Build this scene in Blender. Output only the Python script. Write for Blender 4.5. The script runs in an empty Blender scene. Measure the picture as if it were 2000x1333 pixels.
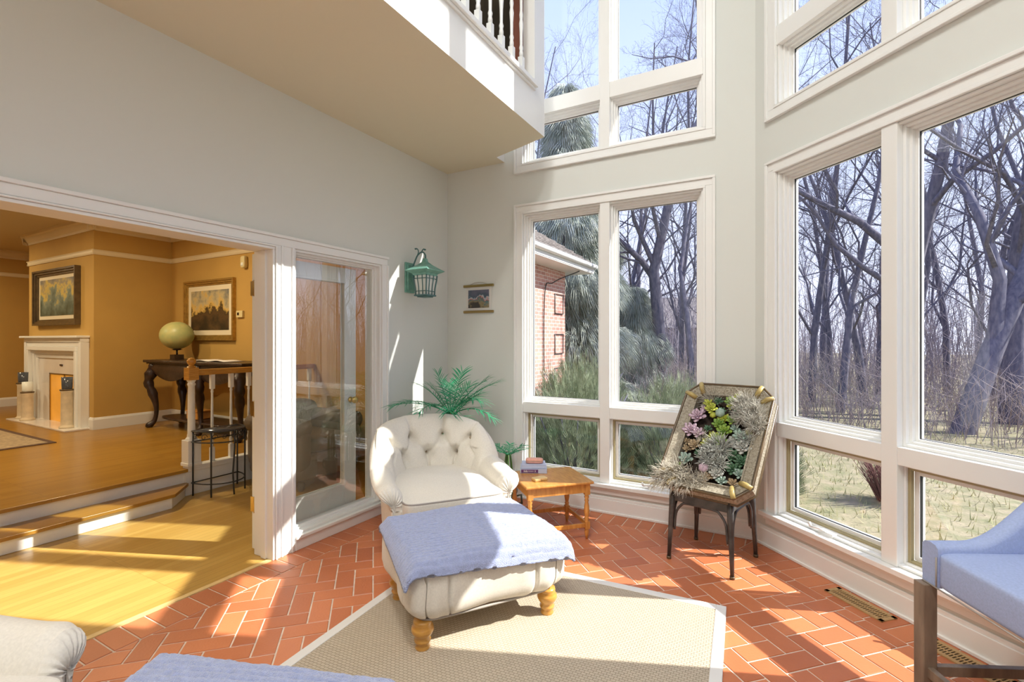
import bpy, math, random
from mathutils import Vector, Matrix, noise
PI = math.pi
C = bpy.context.scene.collection
scn = bpy.context.scene

# ------------------------------------------------------------------ camera, world, sun, exposure
cam = bpy.data.objects.new('camera', bpy.data.cameras.new('camera'))
C.objects.link(cam); scn.camera = cam
cam.data.sensor_width = 36.0; cam.data.lens = 948/2000*36
cam.data.shift_y = -0.00125
cam.data.clip_start = 0.02; cam.data.clip_end = 300
cam.location = (0, 0, 1.45)
cam.rotation_euler = (math.radians(90), 0, math.radians(29.1))
scn.view_settings.view_transform = 'Standard'
scn.view_settings.look = 'None'
scn.view_settings.gamma = 1.0
scn.view_settings.exposure = 0.22
scn.view_settings.use_curve_mapping = False
cy = scn.cycles
cy.max_bounces = 9; cy.diffuse_bounces = 6; cy.glossy_bounces = 4
cy.transmission_bounces = 6; cy.transparent_max_bounces = 24
cy.caustics_reflective = False; cy.caustics_refractive = False
cy.use_denoising = True
cy.sample_clamp_indirect = 6.0

world = bpy.data.worlds.new('sky'); scn.world = world; world.use_nodes = True
nt = world.node_tree; nt.nodes.clear()
wo = nt.nodes.new('ShaderNodeOutputWorld'); bg = nt.nodes.new('ShaderNodeBackground')
tc = nt.nodes.new('ShaderNodeTexCoord'); sx = nt.nodes.new('ShaderNodeSeparateXYZ'); cr = nt.nodes.new('ShaderNodeValToRGB')
nt.links.new(tc.outputs['Generated'], sx.inputs[0]); nt.links.new(sx.outputs['Z'], cr.inputs[0])
nt.links.new(cr.outputs[0], bg.inputs[0]); nt.links.new(bg.outputs[0], wo.inputs[0])
cr.color_ramp.elements[0].position = 0.0; cr.color_ramp.elements[0].color = (0.80, 0.84, 1.0, 1)
cr.color_ramp.elements[1].position = 0.75; cr.color_ramp.elements[1].color = (0.34, 0.47, 0.95, 1)
e = cr.color_ramp.elements.new(0.3); e.color = (0.62, 0.71, 1.0, 1)
bg.inputs[1].default_value = 1.35

AZ = math.radians(22.5); EL = math.atan(0.89)
sun = bpy.data.objects.new('sun', bpy.data.lights.new('sun', 'SUN')); C.objects.link(sun)
sun.data.energy = 9.0; sun.data.angle = math.radians(0.53); sun.data.color = (1.0, 0.95, 0.86)
sd = Vector((math.cos(AZ)*math.cos(EL), math.sin(AZ)*math.cos(EL), math.sin(EL)))
sun.rotation_euler = sd.to_track_quat('Z', 'Y').to_euler(); sun.location = (20, 9, 20)

def area(name, loc, size, energy, color=(1, 1, 1)):
    l = bpy.data.objects.new(name, bpy.data.lights.new(name, 'AREA')); C.objects.link(l)
    l.data.shape = 'DISK'; l.data.size = size; l.data.energy = energy; l.data.color = color; l.location = loc
    return l
# unseen fill lamps added above the sunroom and the living room's warm ceiling lamps
SUNROOM_FILL_LAMPS = [(-0.9, 0.0), (0.2, -0.5), (-0.8, -1.2), (0.1, -1.9)]
for p in SUNROOM_FILL_LAMPS: area('added_fill_light', (p[0], p[1], 6.38), 0.5, 62, (1.0, 0.97, 0.93))
LIVING_LAMPS = [(-6.2, 2.4), (-8.2, 1.2), (-10.6, 1.6), (-6.0, 0.2)]
for p in LIVING_LAMPS: area('downlight_light', (p[0], p[1], 3.02), 0.22, 36, (1.0, 0.80, 0.50))
area('loft_light', (-2.4, 1.5, 6.4), 0.3, 6, (1.0, 0.85, 0.65))

# ------------------------------------------------------------------ materials
MATS = {}
def mat(name, col, rough=0.6, var=0.0, vscale=8.0, bump=0.0, bscale=60.0, metal=0.0, spec=0.5, sheen=0.0, island=0.0, col2=None, stretch=None, emit=None, coat=0.0):
    if name in MATS: return MATS[name]
    m = bpy.data.materials.new(name); m.use_nodes = True; n = m.node_tree; b = n.nodes['Principled BSDF']; L = n.links
    b.inputs['Roughness'].default_value = rough; b.inputs['Metallic'].default_value = metal
    b.inputs['Specular IOR Level'].default_value = spec
    if sheen: b.inputs['Sheen Weight'].default_value = sheen
    if coat: b.inputs['Coat Weight'].default_value = coat; b.inputs['Coat Roughness'].default_value = 0.12
    b.inputs['Base Color'].default_value = (*col, 1)
    tcn = n.nodes.new('ShaderNodeTexCoord'); mp = n.nodes.new('ShaderNodeMapping')
    L.new(tcn.outputs['Object'], mp.inputs[0])
    if stretch: mp.inputs['Scale'].default_value = stretch
    fac = None
    if var or col2:
        ns = n.nodes.new('ShaderNodeTexNoise'); ns.inputs['Scale'].default_value = vscale; ns.inputs['Detail'].default_value = 5
        L.new(mp.outputs[0], ns.inputs['Vector']); fac = ns.outputs[0]
    if island:
        g = n.nodes.new('ShaderNodeNewGeometry'); mx = n.nodes.new('ShaderNodeMix'); mx.data_type = 'FLOAT'
        mx.inputs[0].default_value = island
        L.new(g.outputs['Random Per Island'], mx.inputs[3])
        if fac: L.new(fac, mx.inputs[2])
        else: mx.inputs[2].default_value = 0.5
        fac = mx.outputs[0]
    if fac is not None:
        r = n.nodes.new('ShaderNodeValToRGB'); L.new(fac, r.inputs[0])
        c2 = col2 or tuple(c*(1-var) for c in col)
        c1 = col if col2 else tuple(min(1, c*(1+var)) for c in col)
        r.color_ramp.elements[0].position = 0.3 if not island else 0.05; r.color_ramp.elements[1].position = 0.7 if not island else 0.95
        r.color_ramp.elements[0].color = (*c2, 1); r.color_ramp.elements[1].color = (*c1, 1)
        L.new(r.outputs[0], b.inputs['Base Color'])
    if bump:
        nb = n.nodes.new('ShaderNodeTexNoise'); nb.inputs['Scale'].default_value = bscale; nb.inputs['Detail'].default_value = 4
        L.new(mp.outputs[0], nb.inputs['Vector'])
        bp = n.nodes.new('ShaderNodeBump'); bp.inputs['Strength'].default_value = bump; bp.inputs['Distance'].default_value = 0.01
        L.new(nb.outputs[0], bp.inputs['Height']); L.new(bp.outputs[0], b.inputs['Normal'])
    if emit:
        b.inputs['Emission Color'].default_value = (*emit[0], 1); b.inputs['Emission Strength'].default_value = emit[1]
    MATS[name] = m
    return m
def glass_mat(name, tint=(1, 1, 1), boost=1.0):
    m = bpy.data.materials.new(name); m.use_nodes = True; n = m.node_tree; n.nodes.clear(); L = n.links
    o = n.nodes.new('ShaderNodeOutputMaterial'); t = n.nodes.new('ShaderNodeBsdfTransparent'); g = n.nodes.new('ShaderNodeBsdfGlossy')
    fr = n.nodes.new('ShaderNodeFresnel'); mx = n.nodes.new('ShaderNodeMixShader'); mu = n.nodes.new('ShaderNodeMath')
    fr.inputs[0].default_value = 1.5; g.inputs['Roughness'].default_value = 0.0; t.inputs[0].default_value = (*tint, 1)
    ge = n.nodes.new('ShaderNodeNewGeometry'); mi = n.nodes.new('ShaderNodeMix'); mi.data_type = 'FLOAT'                # the same reflectance seen from either side of the pane
    mi.inputs[2].default_value = 1.5; mi.inputs[3].default_value = 1/1.5; L.new(ge.outputs['Backfacing'], mi.inputs[0]); L.new(mi.outputs[0], fr.inputs[0])
    mu.operation = 'MULTIPLY'; mu.inputs[1].default_value = boost; mu.use_clamp = True
    L.new(fr.outputs[0], mu.inputs[0]); L.new(mu.outputs[0], mx.inputs[0]); L.new(t.outputs[0], mx.inputs[1]); L.new(g.outputs[0], mx.inputs[2]); L.new(mx.outputs[0], o.inputs[0])
    return m
def wood_floor_mat(name, c1, c2, rot):
    m = bpy.data.materials.new(name); m.use_nodes = True; n = m.node_tree; b = n.nodes['Principled BSDF']; L = n.links
    tcn = n.nodes.new('ShaderNodeTexCoord'); mp = n.nodes.new('ShaderNodeMapping'); mp.inputs['Rotation'].default_value = (0, 0, rot)
    L.new(tcn.outputs['Object'], mp.inputs[0])
    br = n.nodes.new('ShaderNodeTexBrick'); br.offset = 0.37; br.offset_frequency = 1
    br.inputs['Scale'].default_value = 1.0; br.inputs['Brick Width'].default_value = 1.1; br.inputs['Row Height'].default_value = 0.057
    br.inputs['Mortar Size'].default_value = 0.0007; br.inputs['Color1'].default_value = (*c1, 1); br.inputs['Color2'].default_value = (*c2, 1)
    br.inputs['Mortar'].default_value = (c2[0]*.45, c2[1]*.4, c2[2]*.35, 1); br.inputs['Bias'].default_value = -0.1
    L.new(mp.outputs[0], br.inputs['Vector'])
    mp2 = n.nodes.new('ShaderNodeMapping'); mp2.inputs['Scale'].default_value = (1.2, 30, 1); L.new(mp.outputs[0], mp2.inputs[0])
    ns = n.nodes.new('ShaderNodeTexNoise'); ns.inputs['Scale'].default_value = 3; ns.inputs['Detail'].default_value = 6; L.new(mp2.outputs[0], ns.inputs['Vector'])
    hs = n.nodes.new('ShaderNodeMix'); hs.data_type = 'RGBA'; hs.blend_type = 'MULTIPLY'; hs.inputs[0].default_value = 0.35
    L.new(br.outputs[0], hs.inputs[6]); L.new(ns.outputs[0], hs.inputs[7])
    L.new(hs.outputs[2], b.inputs['Base Color']); b.inputs['Roughness'].default_value = 0.28
    return m
def weave_mat(name, c1, c2, scale, rough=0.9):
    m = bpy.data.materials.new(name); m.use_nodes = True; n = m.node_tree; b = n.nodes['Principled BSDF']; L = n.links
    tcn = n.nodes.new('ShaderNodeTexCoord'); ck = n.nodes.new('ShaderNodeTexBrick')
    ck.inputs['Scale'].default_value = scale; ck.inputs['Mortar Size'].default_value = 0.09; ck.inputs['Mortar Smooth'].default_value = 1.0
    ck.inputs['Brick Width'].default_value = 1.4; ck.inputs['Row Height'].default_value = 0.9
    ck.inputs['Color1'].default_value = (*c1, 1); ck.inputs['Color2'].default_value = (*[x*.93 for x in c1], 1); ck.inputs['Mortar'].default_value = (*c2, 1)
    L.new(tcn.outputs['Object'], ck.inputs['Vector']); L.new(ck.outputs[0], b.inputs['Base Color'])
    bp = n.nodes.new('ShaderNodeBump'); bp.inputs['Strength'].default_value = 0.6; bp.inputs['Distance'].default_value = 0.004; bp.invert = True
    L.new(ck.outputs['Fac'], bp.inputs['Height']); L.new(bp.outputs[0], b.inputs['Normal'])
    b.inputs['Roughness'].default_value = rough; b.inputs['Specular IOR Level'].default_value = 0.1
    return m
def brick_mat(name):
    m = bpy.data.materials.new(name); m.use_nodes = True; n = m.node_tree; b = n.nodes['Principled BSDF']; L = n.links
    tcn = n.nodes.new('ShaderNodeTexCoord'); mp = n.nodes.new('ShaderNodeMapping'); mp.inputs['Rotation'].default_value = (0, PI/2, PI/2)
    sp = n.nodes.new('ShaderNodeSeparateXYZ'); cb = n.nodes.new('ShaderNodeCombineXYZ'); ad = n.nodes.new('ShaderNodeMath'); ad.operation = 'ADD'
    L.new(tcn.outputs['Object'], sp.inputs[0]); L.new(sp.outputs[0], ad.inputs[0]); L.new(sp.outputs[1], ad.inputs[1]); L.new(ad.outputs[0], cb.inputs[0]); L.new(sp.outputs[2], cb.inputs[1])
    br = n.nodes.new('ShaderNodeTexBrick'); br.inputs['Scale'].default_value = 1; br.inputs['Brick Width'].default_value = 0.21; br.inputs['Row Height'].default_value = 0.075
    br.inputs['Mortar Size'].default_value = 0.006; br.inputs['Color1'].default_value = (0.62, 0.33, 0.26, 1); br.inputs['Color2'].default_value = (0.48, 0.24, 0.20, 1); br.inputs['Mortar'].default_value = (0.75, 0.68, 0.62, 1)
    L.new(cb.outputs[0], br.inputs['Vector']); L.new(br.outputs[0], b.inputs['Base Color']); b.inputs['Roughness'].default_value = 0.9
    return m
def painting_mat(name, stops, scale, seed, zmin, zmax):
    """a plain generic landscape: bands by height broken up by noise"""
    m = bpy.data.materials.new(name); m.use_nodes = True; n = m.node_tree; b = n.nodes['Principled BSDF']; L = n.links
    tcn = n.nodes.new('ShaderNodeTexCoord'); sp = n.nodes.new('ShaderNodeSeparateXYZ'); L.new(tcn.outputs['Object'], sp.inputs[0])
    mp = n.nodes.new('ShaderNodeMapping'); mp.inputs['Location'].default_value = (seed, seed*.7, seed*.3); L.new(tcn.outputs['Object'], mp.inputs[0])
    ns = n.nodes.new('ShaderNodeTexNoise'); ns.inputs['Scale'].default_value = scale; ns.inputs['Detail'].default_value = 7; ns.inputs['Roughness'].default_value = .62; L.new(mp.outputs[0], ns.inputs['Vector'])
    mr = n.nodes.new('ShaderNodeMapRange'); mr.inputs[1].default_value = zmin; mr.inputs[2].default_value = zmax; L.new(sp.outputs[2], mr.inputs[0])
    s = n.nodes.new('ShaderNodeMath'); s.operation = 'SUBTRACT'; s.inputs[1].default_value = 0.5; L.new(ns.outputs[0], s.inputs[0])
    mu = n.nodes.new('ShaderNodeMath'); mu.operation = 'MULTIPLY_ADD'; mu.inputs[1].default_value = 2.0; L.new(s.outputs[0], mu.inputs[0]); L.new(mr.outputs[0], mu.inputs[2])
    r = n.nodes.new('ShaderNodeValToRGB'); L.new(mu.outputs[0], r.inputs[0])
    while len(r.color_ramp.elements) < len(stops): r.color_ramp.elements.new(0.5)
    for el, (p, c) in zip(r.color_ramp.elements, stops): el.position = p; el.color = (*c, 1)
    L.new(r.outputs[0], b.inputs['Base Color']); b.inputs['Roughness'].default_value = 0.5
    return m

M = dict(
 wall=mat('wall_paint', (0.66, 0.685, 0.655), .75, bump=.03, bscale=220),
 soffit=mat('soffit_paint', (0.70, 0.66, 0.51), .8),
 white=mat('white_trim_paint', (0.79, 0.80, 0.785), .38),
 whited=mat('white_door_paint', (0.80, 0.82, 0.78), .35),
 tan=mat('tan_wall_paint', (0.52, 0.32, 0.085), .8, var=.05, vscale=2),
 ceil2=mat('living_ceiling_paint', (0.62, 0.52, 0.34), .8),
 crown=mat('cream_moulding_paint', (0.74, 0.64, 0.44), .5),
 brick=mat('terracotta_brick', (0.60, 0.205, 0.085), .42, col2=(0.42, 0.125, 0.05), vscale=14, island=.75, bump=.12, bscale=90),
 grout=mat('grout', (0.66, 0.56, 0.46), .9, var=.15, vscale=20),
 linen=mat('cream_linen', (0.70, 0.665, 0.59), .85, var=.06, vscale=120, bump=.12, bscale=420, sheen=.2, spec=.15),
 button=mat('button_fabric', (0.36, 0.29, 0.20), .8),
 thread=mat('piping_cord', (0.36, 0.33, 0.30), .8),
 amber=mat('turned_amber_wood', (0.64, 0.34, 0.07), .28, col2=(0.48, 0.22, 0.035), vscale=5, stretch=(3, 3, 22), coat=.5),
 pine=mat('honey_pine', (0.62, 0.30, 0.07), .3, col2=(0.44, 0.18, 0.035), vscale=4, stretch=(14, 3, 3), coat=.4),
 throw=mat('blue_plush', (0.37, 0.43, 0.68), .95, var=.10, vscale=60, bump=.9, bscale=260, sheen=.6, spec=.05),
 black=mat('worn_black_metal', (0.022, 0.021, 0.022), .35, col2=(0.09, 0.08, 0.075), vscale=16, bump=.1, bscale=60),
 iron=mat('wrought_iron', (0.035, 0.04, 0.045), .5),
 dark=mat('dark_carved_wood', (0.032, 0.018, 0.014), .3, var=.4, vscale=12, bump=.25, bscale=30),
 leather=mat('grey_brown_leather', (0.12, 0.095, 0.075), .42, var=.2, vscale=5, bump=.1, bscale=80),
 brass=mat('brass', (0.72, 0.50, 0.16), .28, metal=1.0),
 abrass=mat('antique_brass', (0.42, 0.30, 0.12), .38, metal=1.0),
 olive=mat('olive_sash', (0.36, 0.31, 0.17), .5),
 seal=mat('black_seal', (0.02, 0.02, 0.02), .6),
 sconce=mat('verdigris_metal', (0.13, 0.33, 0.27), .45, col2=(0.22, 0.46, 0.38), vscale=30),
 sconceb=mat('dark_verdigris_bars', (0.07, 0.17, 0.17), .45),
 frost=mat('frosted_lamp_glass', (0.80, 0.84, 0.80), .3),
 palm=mat('palm_leaf', (0.015, 0.22, 0.09), .38, col2=(0.03, 0.34, 0.17), vscale=9),
 stem=mat('palm_stem', (0.10, 0.22, 0.06), .5),
 pot=mat('dark_ceramic_pot', (0.06, 0.075, 0.05), .3),
 soil=mat('soil', (0.035, 0.022, 0.015), .95, bump=.8, bscale=60),
 jute=weave_mat('woven_jute', (0.50, 0.43, 0.33), (0.27, 0.22, 0.15), 62.0),
 rugb=mat('cream_rug_binding', (0.70, 0.69, 0.66), .85, bump=.1, bscale=200),
 stoolf=mat('pale_blue_grey_linen', (0.36, 0.44, 0.68), .85, var=.07, vscale=140, bump=.12, bscale=380, spec=.15),
 stoolw=mat('grey_brown_stained_wood', (0.12, 0.085, 0.06), .45, col2=(0.24, 0.18, 0.13), vscale=6, stretch=(4, 4, 1)),
 gold=mat('gilt_frame', (0.50, 0.32, 0.09), .35, metal=.7, var=.2, vscale=20),
 umber=mat('dark_umber_frame', (0.10, 0.065, 0.03), .35, var=.3, vscale=14),
 matb=mat('picture_mount', (0.78, 0.70, 0.52), .8),
 marble=mat('white_marble', (0.74, 0.70, 0.66), .12, var=.05, vscale=4),
 fire=mat('firebox_brick', (0.62, 0.34, 0.08), .6, var=.2, vscale=6),
 candle=mat('ivory_candle_stand', (0.66, 0.56, 0.40), .6, var=.12, vscale=14),
 smoke=mat('smoked_glass_cup', (0.07, 0.08, 0.10), .15),
 rope=mat('braided_rush', (0.46, 0.42, 0.33), .9, col2=(0.20, 0.17, 0.12), vscale=90, bump=.6, bscale=200),
 bamboo=mat('bamboo_yellow', (0.52, 0.40, 0.14), .45, col2=(0.24, 0.17, 0.06), vscale=20),
 bark=mat('tree_bark', (0.085, 0.09, 0.145), .9, col2=(0.20, 0.19, 0.24), vscale=6, bump=.6, bscale=30, stretch=(3, 3, 1)),
 twig=mat('far_twigs', (0.30, 0.27, 0.32), .9),
 brush=mat('dry_brush', (0.42, 0.35, 0.33), .9, col2=(0.28, 0.24, 0.26), vscale=1.2),
 needle=mat('evergreen_needles', (0.28, 0.33, 0.27), .7, col2=(0.50, 0.53, 0.47), vscale=3.0),
 yew=mat('yew_leaves', (0.10, 0.15, 0.075), .5, col2=(0.31, 0.35, 0.23), vscale=5),
 grassg=mat('dry_lawn', (0.20, 0.20, 0.10), .95, col2=(0.36, 0.30, 0.20), vscale=5, bump=1.0, bscale=25),
 housebr=brick_mat('house_brick'),
 shingle=mat('roof_shingle', (0.20, 0.18, 0.17), .9, var=.35, vscale=9, bump=.6, bscale=12),
 concrete=mat('pale_stone', (0.55, 0.52, 0.48), .9, var=.1, vscale=5),
 loft=mat('loft_dark_wood', (0.035, 0.026, 0.016), .5, var=.3, vscale=4, stretch=(1, 8, 1)),
 red=mat('redwood_board', (0.23, 0.075, 0.045), .5, var=.15, vscale=9, stretch=(6, 6, 1)),
 ventm=mat('tan_vent_metal', (0.42, 0.27, 0.12), .45),
 vblack=mat('vent_gap', (0.01, 0.01, 0.01), .9),
 bookw=mat('book_cover_pale', (0.50, 0.56, 0.72), .5), bookp=mat('book_cover_purple', (0.12, 0.045, 0.15), .45), page=mat('book_pages', (0.72, 0.70, 0.68), .9),
 pink=mat('pink_case', (0.72, 0.36, 0.28), .5, var=.08, vscale=40, bump=.2, bscale=200), coast=mat('pale_wood_block', (0.70, 0.50, 0.22), .5, var=.12, vscale=14),
 globe=mat('antique_globe', (0.60, 0.54, 0.22), .4, col2=(0.40, 0.46, 0.20), vscale=9),
 plastic=mat('cream_plastic', (0.70, 0.60, 0.32), .5),
 lampglow=mat('lit_lamp_lens', (0.9, 0.9, 0.9), .5, emit=((1, .93, .82), 6.0)),
 persian=mat('faded_patterned_rug', (0.46, 0.34, 0.20), .95, col2=(0.26, 0.20, 0.13), vscale=26, bump=.3, bscale=200),
 persianb=mat('dark_rug_border', (0.10, 0.055, 0.035), .95),
)
M['glass'] = glass_mat('window_glass', (0.985, 0.99, 1.0), 1.0)
M['dglass'] = glass_mat('door_glass', (0.97, 0.99, 0.98), 3.4)
M['lglass'] = glass_mat('low_sash_glass', (0.93, 0.95, 0.95), 1.5)
M['floor1'] = wood_floor_mat('honey_oak_boards', (0.68, 0.44, 0.12), (0.58, 0.345, 0.08), PI/2)
M['floor2'] = wood_floor_mat('amber_oak_boards', (0.43, 0.225, 0.035), (0.35, 0.17, 0.022), PI/2)

# ------------------------------------------------------------------ mesh helpers
class MB:
    def __init__(s): s.v = []; s.f = []; s.mi = []; s.mats = []; s.cur = 0; s.sm = []; s.smooth = False
    def use(s, m):
        if m not in s.mats: s.mats.append(m)
        s.cur = s.mats.index(m); return s
    def add(s, vs, fs, smooth=None):
        o = len(s.v); s.v += [tuple(p) for p in vs]
        for f in fs: s.f.append(tuple(o+i for i in f)); s.mi.append(s.cur); s.sm.append(s.smooth if smooth is None else smooth)
        return s
    def box(s, a, b, fr=None):
        x0, y0, z0 = a; x1, y1, z1 = b
        p = [(x0, y0, z0), (x1, y0, z0), (x1, y1, z0), (x0, y1, z0), (x0, y0, z1), (x1, y0, z1), (x1, y1, z1), (x0, y1, z1)]
        if fr: p = [fr(*q) for q in p]
        return s.add(p, [(0, 3, 2, 1), (4, 5, 6, 7), (0, 1, 5, 4), (1, 2, 6, 5), (2, 3, 7, 6), (3, 0, 4, 7)], False)
    def prism(s, poly, z0, z1):
        n = len(poly); vs = [(x, y, z0) for x, y in poly] + [(x, y, z1) for x, y in poly]
        return s.add(vs, [tuple(range(n))[::-1], tuple(range(n, 2*n))] + [(i, (i+1) % n, n+(i+1) % n, n+i) for i in range(n)], False)
    def tube(s, pts, r, sides=8, cap=True, smooth=True):
        pts = [Vector(p) for p in pts]; n = len(pts); rs = r if hasattr(r, '__len__') else [r]*n
        vs = []; t0 = (pts[1]-pts[0]).normalized(); a = t0.orthogonal().normalized()
        for i, p in enumerate(pts):
            t = (pts[min(i+1, n-1)]-pts[max(i-1, 0)])
            t = t.normalized() if t.length > 1e-9 else t0
            a = (a - t*a.dot(t)); a = a.normalized() if a.length > 1e-6 else t.orthogonal().normalized()
            b = t.cross(a)
            for k in range(sides):
                an = 2*PI*k/sides; vs.append(p + (a*math.cos(an)+b*math.sin(an))*rs[i])
        fs = [(i*sides+k, i*sides+(k+1) % sides, (i+1)*sides+(k+1) % sides, (i+1)*sides+k) for i in range(n-1) for k in range(sides)]
        if cap: fs += [tuple(range(sides))[::-1], tuple(range((n-1)*sides, n*sides))]
        return s.add(vs, fs, smooth)
    def lathe(s, prof, c=(0, 0, 0), sides=20, smooth=True):
        n = len(prof); vs = []
        for r, z in prof:
            for k in range(sides):
                an = 2*PI*k/sides; vs.append((c[0]+r*math.cos(an), c[1]+r*math.sin(an), c[2]+z))
        fs = [(i*sides+k, i*sides+(k+1) % sides, (i+1)*sides+(k+1) % sides, (i+1)*sides+k) for i in range(n-1) for k in range(sides)]
        fs += [tuple(range(sides))[::-1], tuple(range((n-1)*sides, n*sides))]
        return s.add(vs, fs, smooth)
    def grid(s, fn, nu, nv, closed_u=False, closed_v=False, smooth=True):
        vs = [fn(i/(nu if closed_u else nu-1), j/(nv if closed_v else nv-1)) for i in range(nu) for j in range(nv)]
        fs = []
        for i in range(nu if closed_u else nu-1):
            for j in range(nv if closed_v else nv-1):
                i2 = (i+1) % nu; j2 = (j+1) % nv
                fs.append((i*nv+j, i2*nv+j, i2*nv+j2, i*nv+j2))
        return s.add(vs, fs, smooth)
    def superel(s, c, r, e1=.35, e2=.35, nu=32, nv=20, fn=None):
        def sg(v, e): return math.copysign(abs(v)**e, v)
        def f(u, v):
            a = 2*PI*u; b = -PI/2+PI*v
            x = r[0]*sg(math.cos(b), e1)*sg(math.cos(a), e2); y = r[1]*sg(math.cos(b), e1)*sg(math.sin(a), e2); z = r[2]*sg(math.sin(b), e1)
            p = (c[0]+x, c[1]+y, c[2]+z)
            return fn(p) if fn else p
        return s.grid(f, nu, nv, closed_u=True)
    def xf(s, m):
        s.v = [tuple(m @ Vector(p)) for p in s.v]; return s
    def build(s, name, m=None, parent=None, bevel=0.0, sub=0, solid=0.0, loc=None):
        me = bpy.data.meshes.new(name); me.from_pydata(s.v, [], s.f)
        for k in (s.mats or [m]): me.materials.append(k)
        if s.mats: me.polygons.foreach_set('material_index', s.mi)
        me.polygons.foreach_set('use_smooth', s.sm); me.update()
        o = bpy.data.objects.new(name, me); C.objects.link(o)
        if parent: o.parent = parent
        if loc: o.location = loc
        if solid: d = o.modifiers.new('solid', 'SOLIDIFY'); d.thickness = solid; d.offset = 0
        if bevel: d = o.modifiers.new('bevel', 'BEVEL'); d.width = bevel; d.segments = 2; d.limit_method = 'ANGLE'; d.angle_limit = .6
        if sub: d = o.modifiers.new('sub', 'SUBSURF'); d.levels = sub; d.render_levels = sub
        return o
def tag(o, label=None, cat=None, group=None, kind=None):
    if label: o['label'] = label
    if cat: o['category'] = cat
    if group: o['group'] = group
    if kind: o['kind'] = kind
    return o
def thing(name, label, cat, loc=(0, 0, 0), rz=0.0, group=None):
    o = bpy.data.objects.new(name, None); C.objects.link(o); o.location = loc; o.rotation_euler = (0, 0, rz); o.empty_display_size = .1
    return tag(o, label, cat, group)
def struct(name, mb, m=None, parent=None, label=None, **k):
    o = mb.build(name, m, parent, **k)
    if not parent: o['kind'] = 'structure'
    if label: o['label'] = label
    return o
def dup(root, loc=None, rz=None, label=None, scale=None):
    r = root.copy(); C.objects.link(r)
    if loc is not None: r.location = loc
    if rz is not None: r.rotation_euler[2] = rz
    if scale: r.scale = (scale,)*3
    if label: r['label'] = label
    for ch in list(root.children):
        c = ch.copy(); C.objects.link(c); c.parent = r
        for g in ch.children:
            d = g.copy(); C.objects.link(d); d.parent = c
    return r
def sstep(a, b, x):
    t = max(0.0, min(1.0, (x-a)/(b-a))); return t*t*(3-2*t)
def lerp(a, b, t): return a+(b-a)*t
def cat_rom(pts, n):
    P = [Vector(p) for p in pts]; P = [P[0]*2-P[1]] + P + [P[-1]*2-P[-2]]; out = []
    m = len(P)-3
    for k in range(n):
        u = k/(n-1)*m; i = min(int(u), m-1); t = u-i; a, b, c, d = P[i:i+4]
        out.append(0.5*((2*b)+(c-a)*t+(2*a-5*b+4*c-d)*t*t+(3*b-a-3*c+d)*t**3))
    return out

# ------------------------------------------------------------------ walls of the sunroom
XA, YB = -2.93, 3.935
S2 = math.sqrt(.5)
def frameB(s, n, z): return (XA+s, YB+n, z)                       # s from the left corner, n outward
def frameC(s, n, z): return (-.17+S2*s+S2*n, 3.935-S2*s+S2*n, z)
CL = 2.02
DX, DY = -.17+S2*CL, 3.935-S2*CL                                     # start of the right wall
def frameD(s, n, z): return (DX+n, DY-s, z)
def frameA(s, n, z): return (XA-n, s, z)                             # s is world y, n away from the sunroom
YBACK = -2.6
TOP = 6.5
W_B = (0.86, 2.405); W_C = (0.20, 1.715)                              # window openings
ZL0, ZL1, ZU0, ZU1 = 0.25, 2.60, 3.06, 5.85
def wall_with(name, fr, s0, s1, holes, th=.135):
    mb = MB()
    xs = sorted(set([s0, s1]+[h[0] for h in holes]+[h[1] for h in holes]))
    for a, b in zip(xs, xs[1:]):
        hs = sorted([(h[2], h[3]) for h in holes if h[0] <= a+1e-6 and h[1] >= b-1e-6])
        z = -.05
        for z0, z1 in hs:
            if z0 > z: mb.box((a, 0, z), (b, th, z0), fr)
            z = z1
        mb.box((a, 0, z), (b, th, TOP), fr)
    return struct(name, mb, M['wall'])
wall_with('wall_back', frameB, 0, 2.84, [(*W_B, ZL0, ZL1), (*W_B, ZU0, ZU1)])
wall_with('wall_bay', frameC, -.06, CL+.06, [(*W_C, ZL0, ZL1), (*W_C, ZU0, ZU1)])
wall_with('wall_right', frameD, -.06, DY-YBACK+.2, [(2.9, 4.4, .9, ZL1), (2.9, 4.4, ZU0, ZU1)])
mb = MB(); mb.box((XA-.2, YBACK-.2, -.05), (DX+.2, YBACK, TOP)); struct('wall_behind', mb, M['wall'])
# left wall: the wide opening y<2.04, the pier, the fixed side light 2.17..3.03
OZ, OY0, OY1, SY0, SY1, SZ0, SZ1 = 2.063, -1.3, 2.035, 2.185, 3.015, 0.10, 2.075
mb = MB(); wt = .17
mb.box((OY1, 0, 0), (SY0, wt, 3.11), frameA); mb.box((SY1, 0, 0), (4.135, wt, 3.11), frameA)
mb.box((SY0, 0, -.02), (SY1, wt, SZ0), frameA); mb.box((SY0, 0, SZ1), (SY1, wt, 3.11), frameA)
mb.box((YBACK-.2, 0, OZ), (OY1, wt, 3.11), frameA); mb.box((YBACK-.2, 0, 0), (OY0, wt, OZ), frameA)
struct('wall_left', mb, M['wall'])
mb = MB(); mb.box((-3.1, YBACK-.2, TOP), (DX+.3, 4.3, TOP+.2)); struct('ceiling', mb, M['wall'])

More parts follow.
